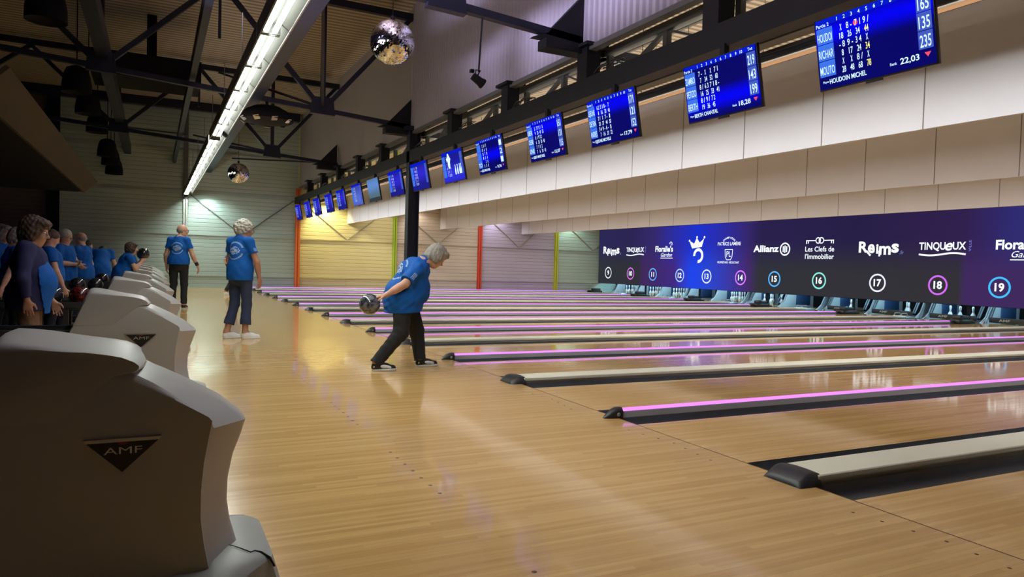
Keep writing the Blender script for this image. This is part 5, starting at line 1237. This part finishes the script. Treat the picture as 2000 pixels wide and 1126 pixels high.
# the curly haired woman watching
Z = Matrix.Rotation
person(dict(label='woman with curly silver hair in blue shirt and cropped navy trousers, hands hanging down', loc=(-2.03, 8.12, 0), yaw=.75, vox=.007, s=.975, hs=1.10, girth=.92, belly=(0, 0, 0),
    J=dict(head=(.05, -.01, 1.478), elR=(.04, -.235, 1.06), wrR=(.11, -.225, .83), elL=(.02, .22, 1.07), wrL=(.12, .20, .86), knR=(.03, -.085, .47), anR=(-.01, -.10, .085), knL=(.0, .09, .47), anL=(-.12, .12, .085)),
    headrot=Z(-.42, 4, 'Z') @ Z(.12, 4, 'Y'), footR=(1, -.75, 0), footL=(1, -.55, 0), hair='curly', hairmat='hairwhite', skin='skin2', glasses=True, trousers='navy', shoes='white', sleeve=.58, sleever=.066, cuff=.72, cuffr=.074, legg=.92,
    hem=((0, 0, .80), (0, 0, -1)), emblem=((-.12, 0, 1.20), (0, -1, 0), (0, 0, 1)), print=((.02, -.25, 1.22), (.7, .7, 0), (0, 0, 1))))
# the bald man
person(dict(label='bald man in blue shirt and black trousers with black wristband, seen from behind', loc=(-2.63, 14.3, 0), yaw=1.25, vox=.009, s=1.06, girth=1.02,
    J=dict(head=(.04, -.06, 1.635), elR=(.0, -.28, 1.12), wrR=(.06, -.36, .91), elL=(-.01, .255, 1.12), wrL=(.05, .26, .88)), headrot=Z(-1.15, 4, 'Z'), hair='fringe', hairmat='hairgrey', skin='skin', glasses=True, trousers='black', shoes='black', sleeve=.55, band=True, legg=.95,
    hem=((0, 0, .93), (0, 0, -1)), emblem=((-.13, 0, 1.27), (0, -1, 0), (0, 0, 1))))
# someone stepping behind the curly haired woman
person(dict(label='person mostly hidden behind the curly haired woman, blue sleeve and white shoe showing', loc=(-.93, 20.5, 0), yaw=.1, vox=.012, s=1.0, girth=1.1,
    J=dict(elR=(-.33, -.28, 1.06), wrR=(-.28, -.33, .83), knR=(-.10, -.1, .42), anR=(-.28, -.12, .11)), hair='short', hairmat='hairdark', trousers='black', shoes='white', eyes=False, sleeve=.98, band=True))
# woman holding a ball up
person(dict(label='woman in blue shirt at the ball returns lifting a black ball to her face', loc=(-3.50, 11.95, 0), yaw=.1, vox=.009, s=.90, girth=1.1, skin='skin',
    J=dict(head=(.05, 0, 1.205), neck=(.0, 0, 1.09), chest=(-.01, 0, .97), waist=(-.05, 0, .84), pelvis=(-.08, 0, .74), shR=(.01, -.155, 1.05), shL=(.01, .155, 1.05), elR=(.09, -.19, .86), wrR=(.20, -.10, .99), elL=(.09, .19, .86), wrL=(.20, .09, .99),
           hipR=(-.08, -.085, .72), hipL=(-.08, .085, .72), knR=(.06, -.1, .42), knL=(.06, .1, .42), anR=(-.06, -.1, .085), anL=(-.06, .1, .085)),
    handR=((.5, .15, .6), (.3, 1, 0), (.3, .3, 1)), handL=((.5, -.15, .6), (.3, -1, 0), (.3, -.3, 1)), hair='bob', hairmat='hairbrown', trousers='black', shoes='black', hem=((0, 0, .62), (0, 0, -1))))
b2 = ball_mesh('bowling_ball', ballmat('black_white_ball', (.012, .012, .014), (.014, .014, .016)), (-3.27, 11.95, 1.125), .105, 'black bowling ball held up by the woman at the ball returns', None, True, (0, -.6, .8))
MB().tube([(.0 + .106 * math.sin(a) * .5, -.106 * math.sin(a) * .75, .106 * math.cos(a)) for a in [(-.2 + 1.6 * k / 10) for k in range(11)]], .008, 6).build('white_stripe', M['sole'], b2)
F0 = -.16
# dim seating area
person(dict(label='person in long navy jacket and brown trousers with glasses, large at the left edge', loc=(-4.10, 5.35, F0), yaw=.0, vox=.009, s=.95, girth=1.02, hs=1.08, skin='skin2', nose=1.03,
    J=dict(head=(.04, 0, 1.44), elR=(-.01, -.27, 1.02), wrR=(.02, -.26, .84), elL=(.0, .27, 1.02), wrL=(.16, .24, .80), chest=(.0, 0, 1.17), waist=(.03, 0, 1.0), pelvis=(.0, 0, .86)), headrot=Z(-.15, 4, 'Z') @ Z(.18, 4, 'Y'), hair='bob', hairmat='hairbrown', glasses=True, shirt='jacket', trousers='brown', shoes='black', sleeve=1.85,
    hem=((0, 0, .74), (0, 0, -1)), belly=(.03, 0, -.02), cuffr=.075))
t0 = [o for o in bpy.data.objects if o.name.startswith('person') and o.get('label', '').startswith('person in long navy')][0]
u = SDF(); gq = 1.02 * .95
u.cap((0, 0, 1.17), (.03, 0, 1.0), .135 * gq + .012, .142 * gq + .012, .06).cap((.03, 0, 1.0), (0, 0, .86), .145 * gq + .012, .155 * gq + .012, .06).ell((.058, 0, .981), (.15 * gq + .014, .18 * gq + .01, .175), None, .06).ell((-.02, 0, .86), (.165 * gq + .014, .195 * gq + .01, .175), None, .06)
u.cap((-.01, -.045, .86), (-.01, -.045, .58), .148 * gq + .012, .160 * gq + .012, .05).cap((-.01, .045, .86), (-.01, .045, .58), .148 * gq + .012, .160 * gq + .012, .05)
u.cut((.10, 0, .98), (-1, 0, -.12)).cut((0, 0, .71), (0, 0, -1)).cut((0, 0, 1.24), (0, 0, 1)); sdf_obj(u, .008, 'blue_shirt_front', M['shirt'], t0)
def crowd(label, loc, yaw, s, hairm, hair='short', J=None, tr='black', rot=None, gir=1.1, **k):
    d = dict(label=label, loc=loc, yaw=yaw, vox=.012, s=s, girth=gir, hair=hair, hairmat=hairm, trousers=tr, shoes='black', eyes=False, J=J or {}); d.update(k)
    if rot is not None: d['headrot'] = rot
    person(d)
crowd('white haired man in blue shirt with folded arms, left one of the facing pair', (-4.41, 11.4, F0), -.45, .985, 'hairwhite', 'short', dict(elR=(.05, -.25, 1.10), wrR=(.24, -.02, 1.08), elL=(.05, .25, 1.10), wrL=(.24, .0, 1.12)), rot=Z(.1, 4, 'Z') @ Z(.25, 4, 'Y'), eyes=True, glasses=True)
crowd('thin haired man in blue shirt with reaching arm, right one of the facing pair', (-4.27, 12.7, F0), 2.6, .98, 'hairgrey', 'fringe', dict(elL=(.12, .26, 1.12), wrL=(.34, .20, 1.08)), tr='jean', rot=Z(.15, 4, 'Y'), gir=1.15)
crowd('person in blue shirt leaning forward at left, seen from behind', (-4.10, 14.7, F0), 1.5, .98, 'hairdark', 'short', dict(head=(.42, 0, 1.30), neck=(.28, 0, 1.30), chest=(.16, 0, 1.20), waist=(.04, 0, 1.03), shR=(.22, -.17, 1.30), shL=(.22, .17, 1.30), elR=(.24, -.24, 1.04), wrR=(.26, -.25, .80), elL=(.24, .24, 1.04), wrL=(.26, .25, .80)))
crowd('person in dark blue shirt looking down, just right of the navy jacket', (-4.37, 9.25, F0), .2, .94, 'hairbrown', 'short', dict(elR=(.05, -.26, 1.0), wrR=(.14, -.26, .78)), rot=Z(.4, 4, 'Y'))
crowd('grey haired person in dark blue shirt at the extreme left edge', (-4.98, 9.6, F0), -.3, .97, 'hairgrey', 'bob')
crowd('fair haired person in blue shirt with bare arm reaching, left of the navy jacket', (-4.66, 8.55, F0), .3, .93, 'hairgrey', 'bob', dict(elR=(-.10, -.28, 1.0), wrR=(-.20, -.34, .80)), rot=Z(.35, 4, 'Y'))
crowd('dark haired person in blue, only the head showing behind the facing pair', (-4.42, 16.0, F0), .6, .93, 'hairdark', 'short')
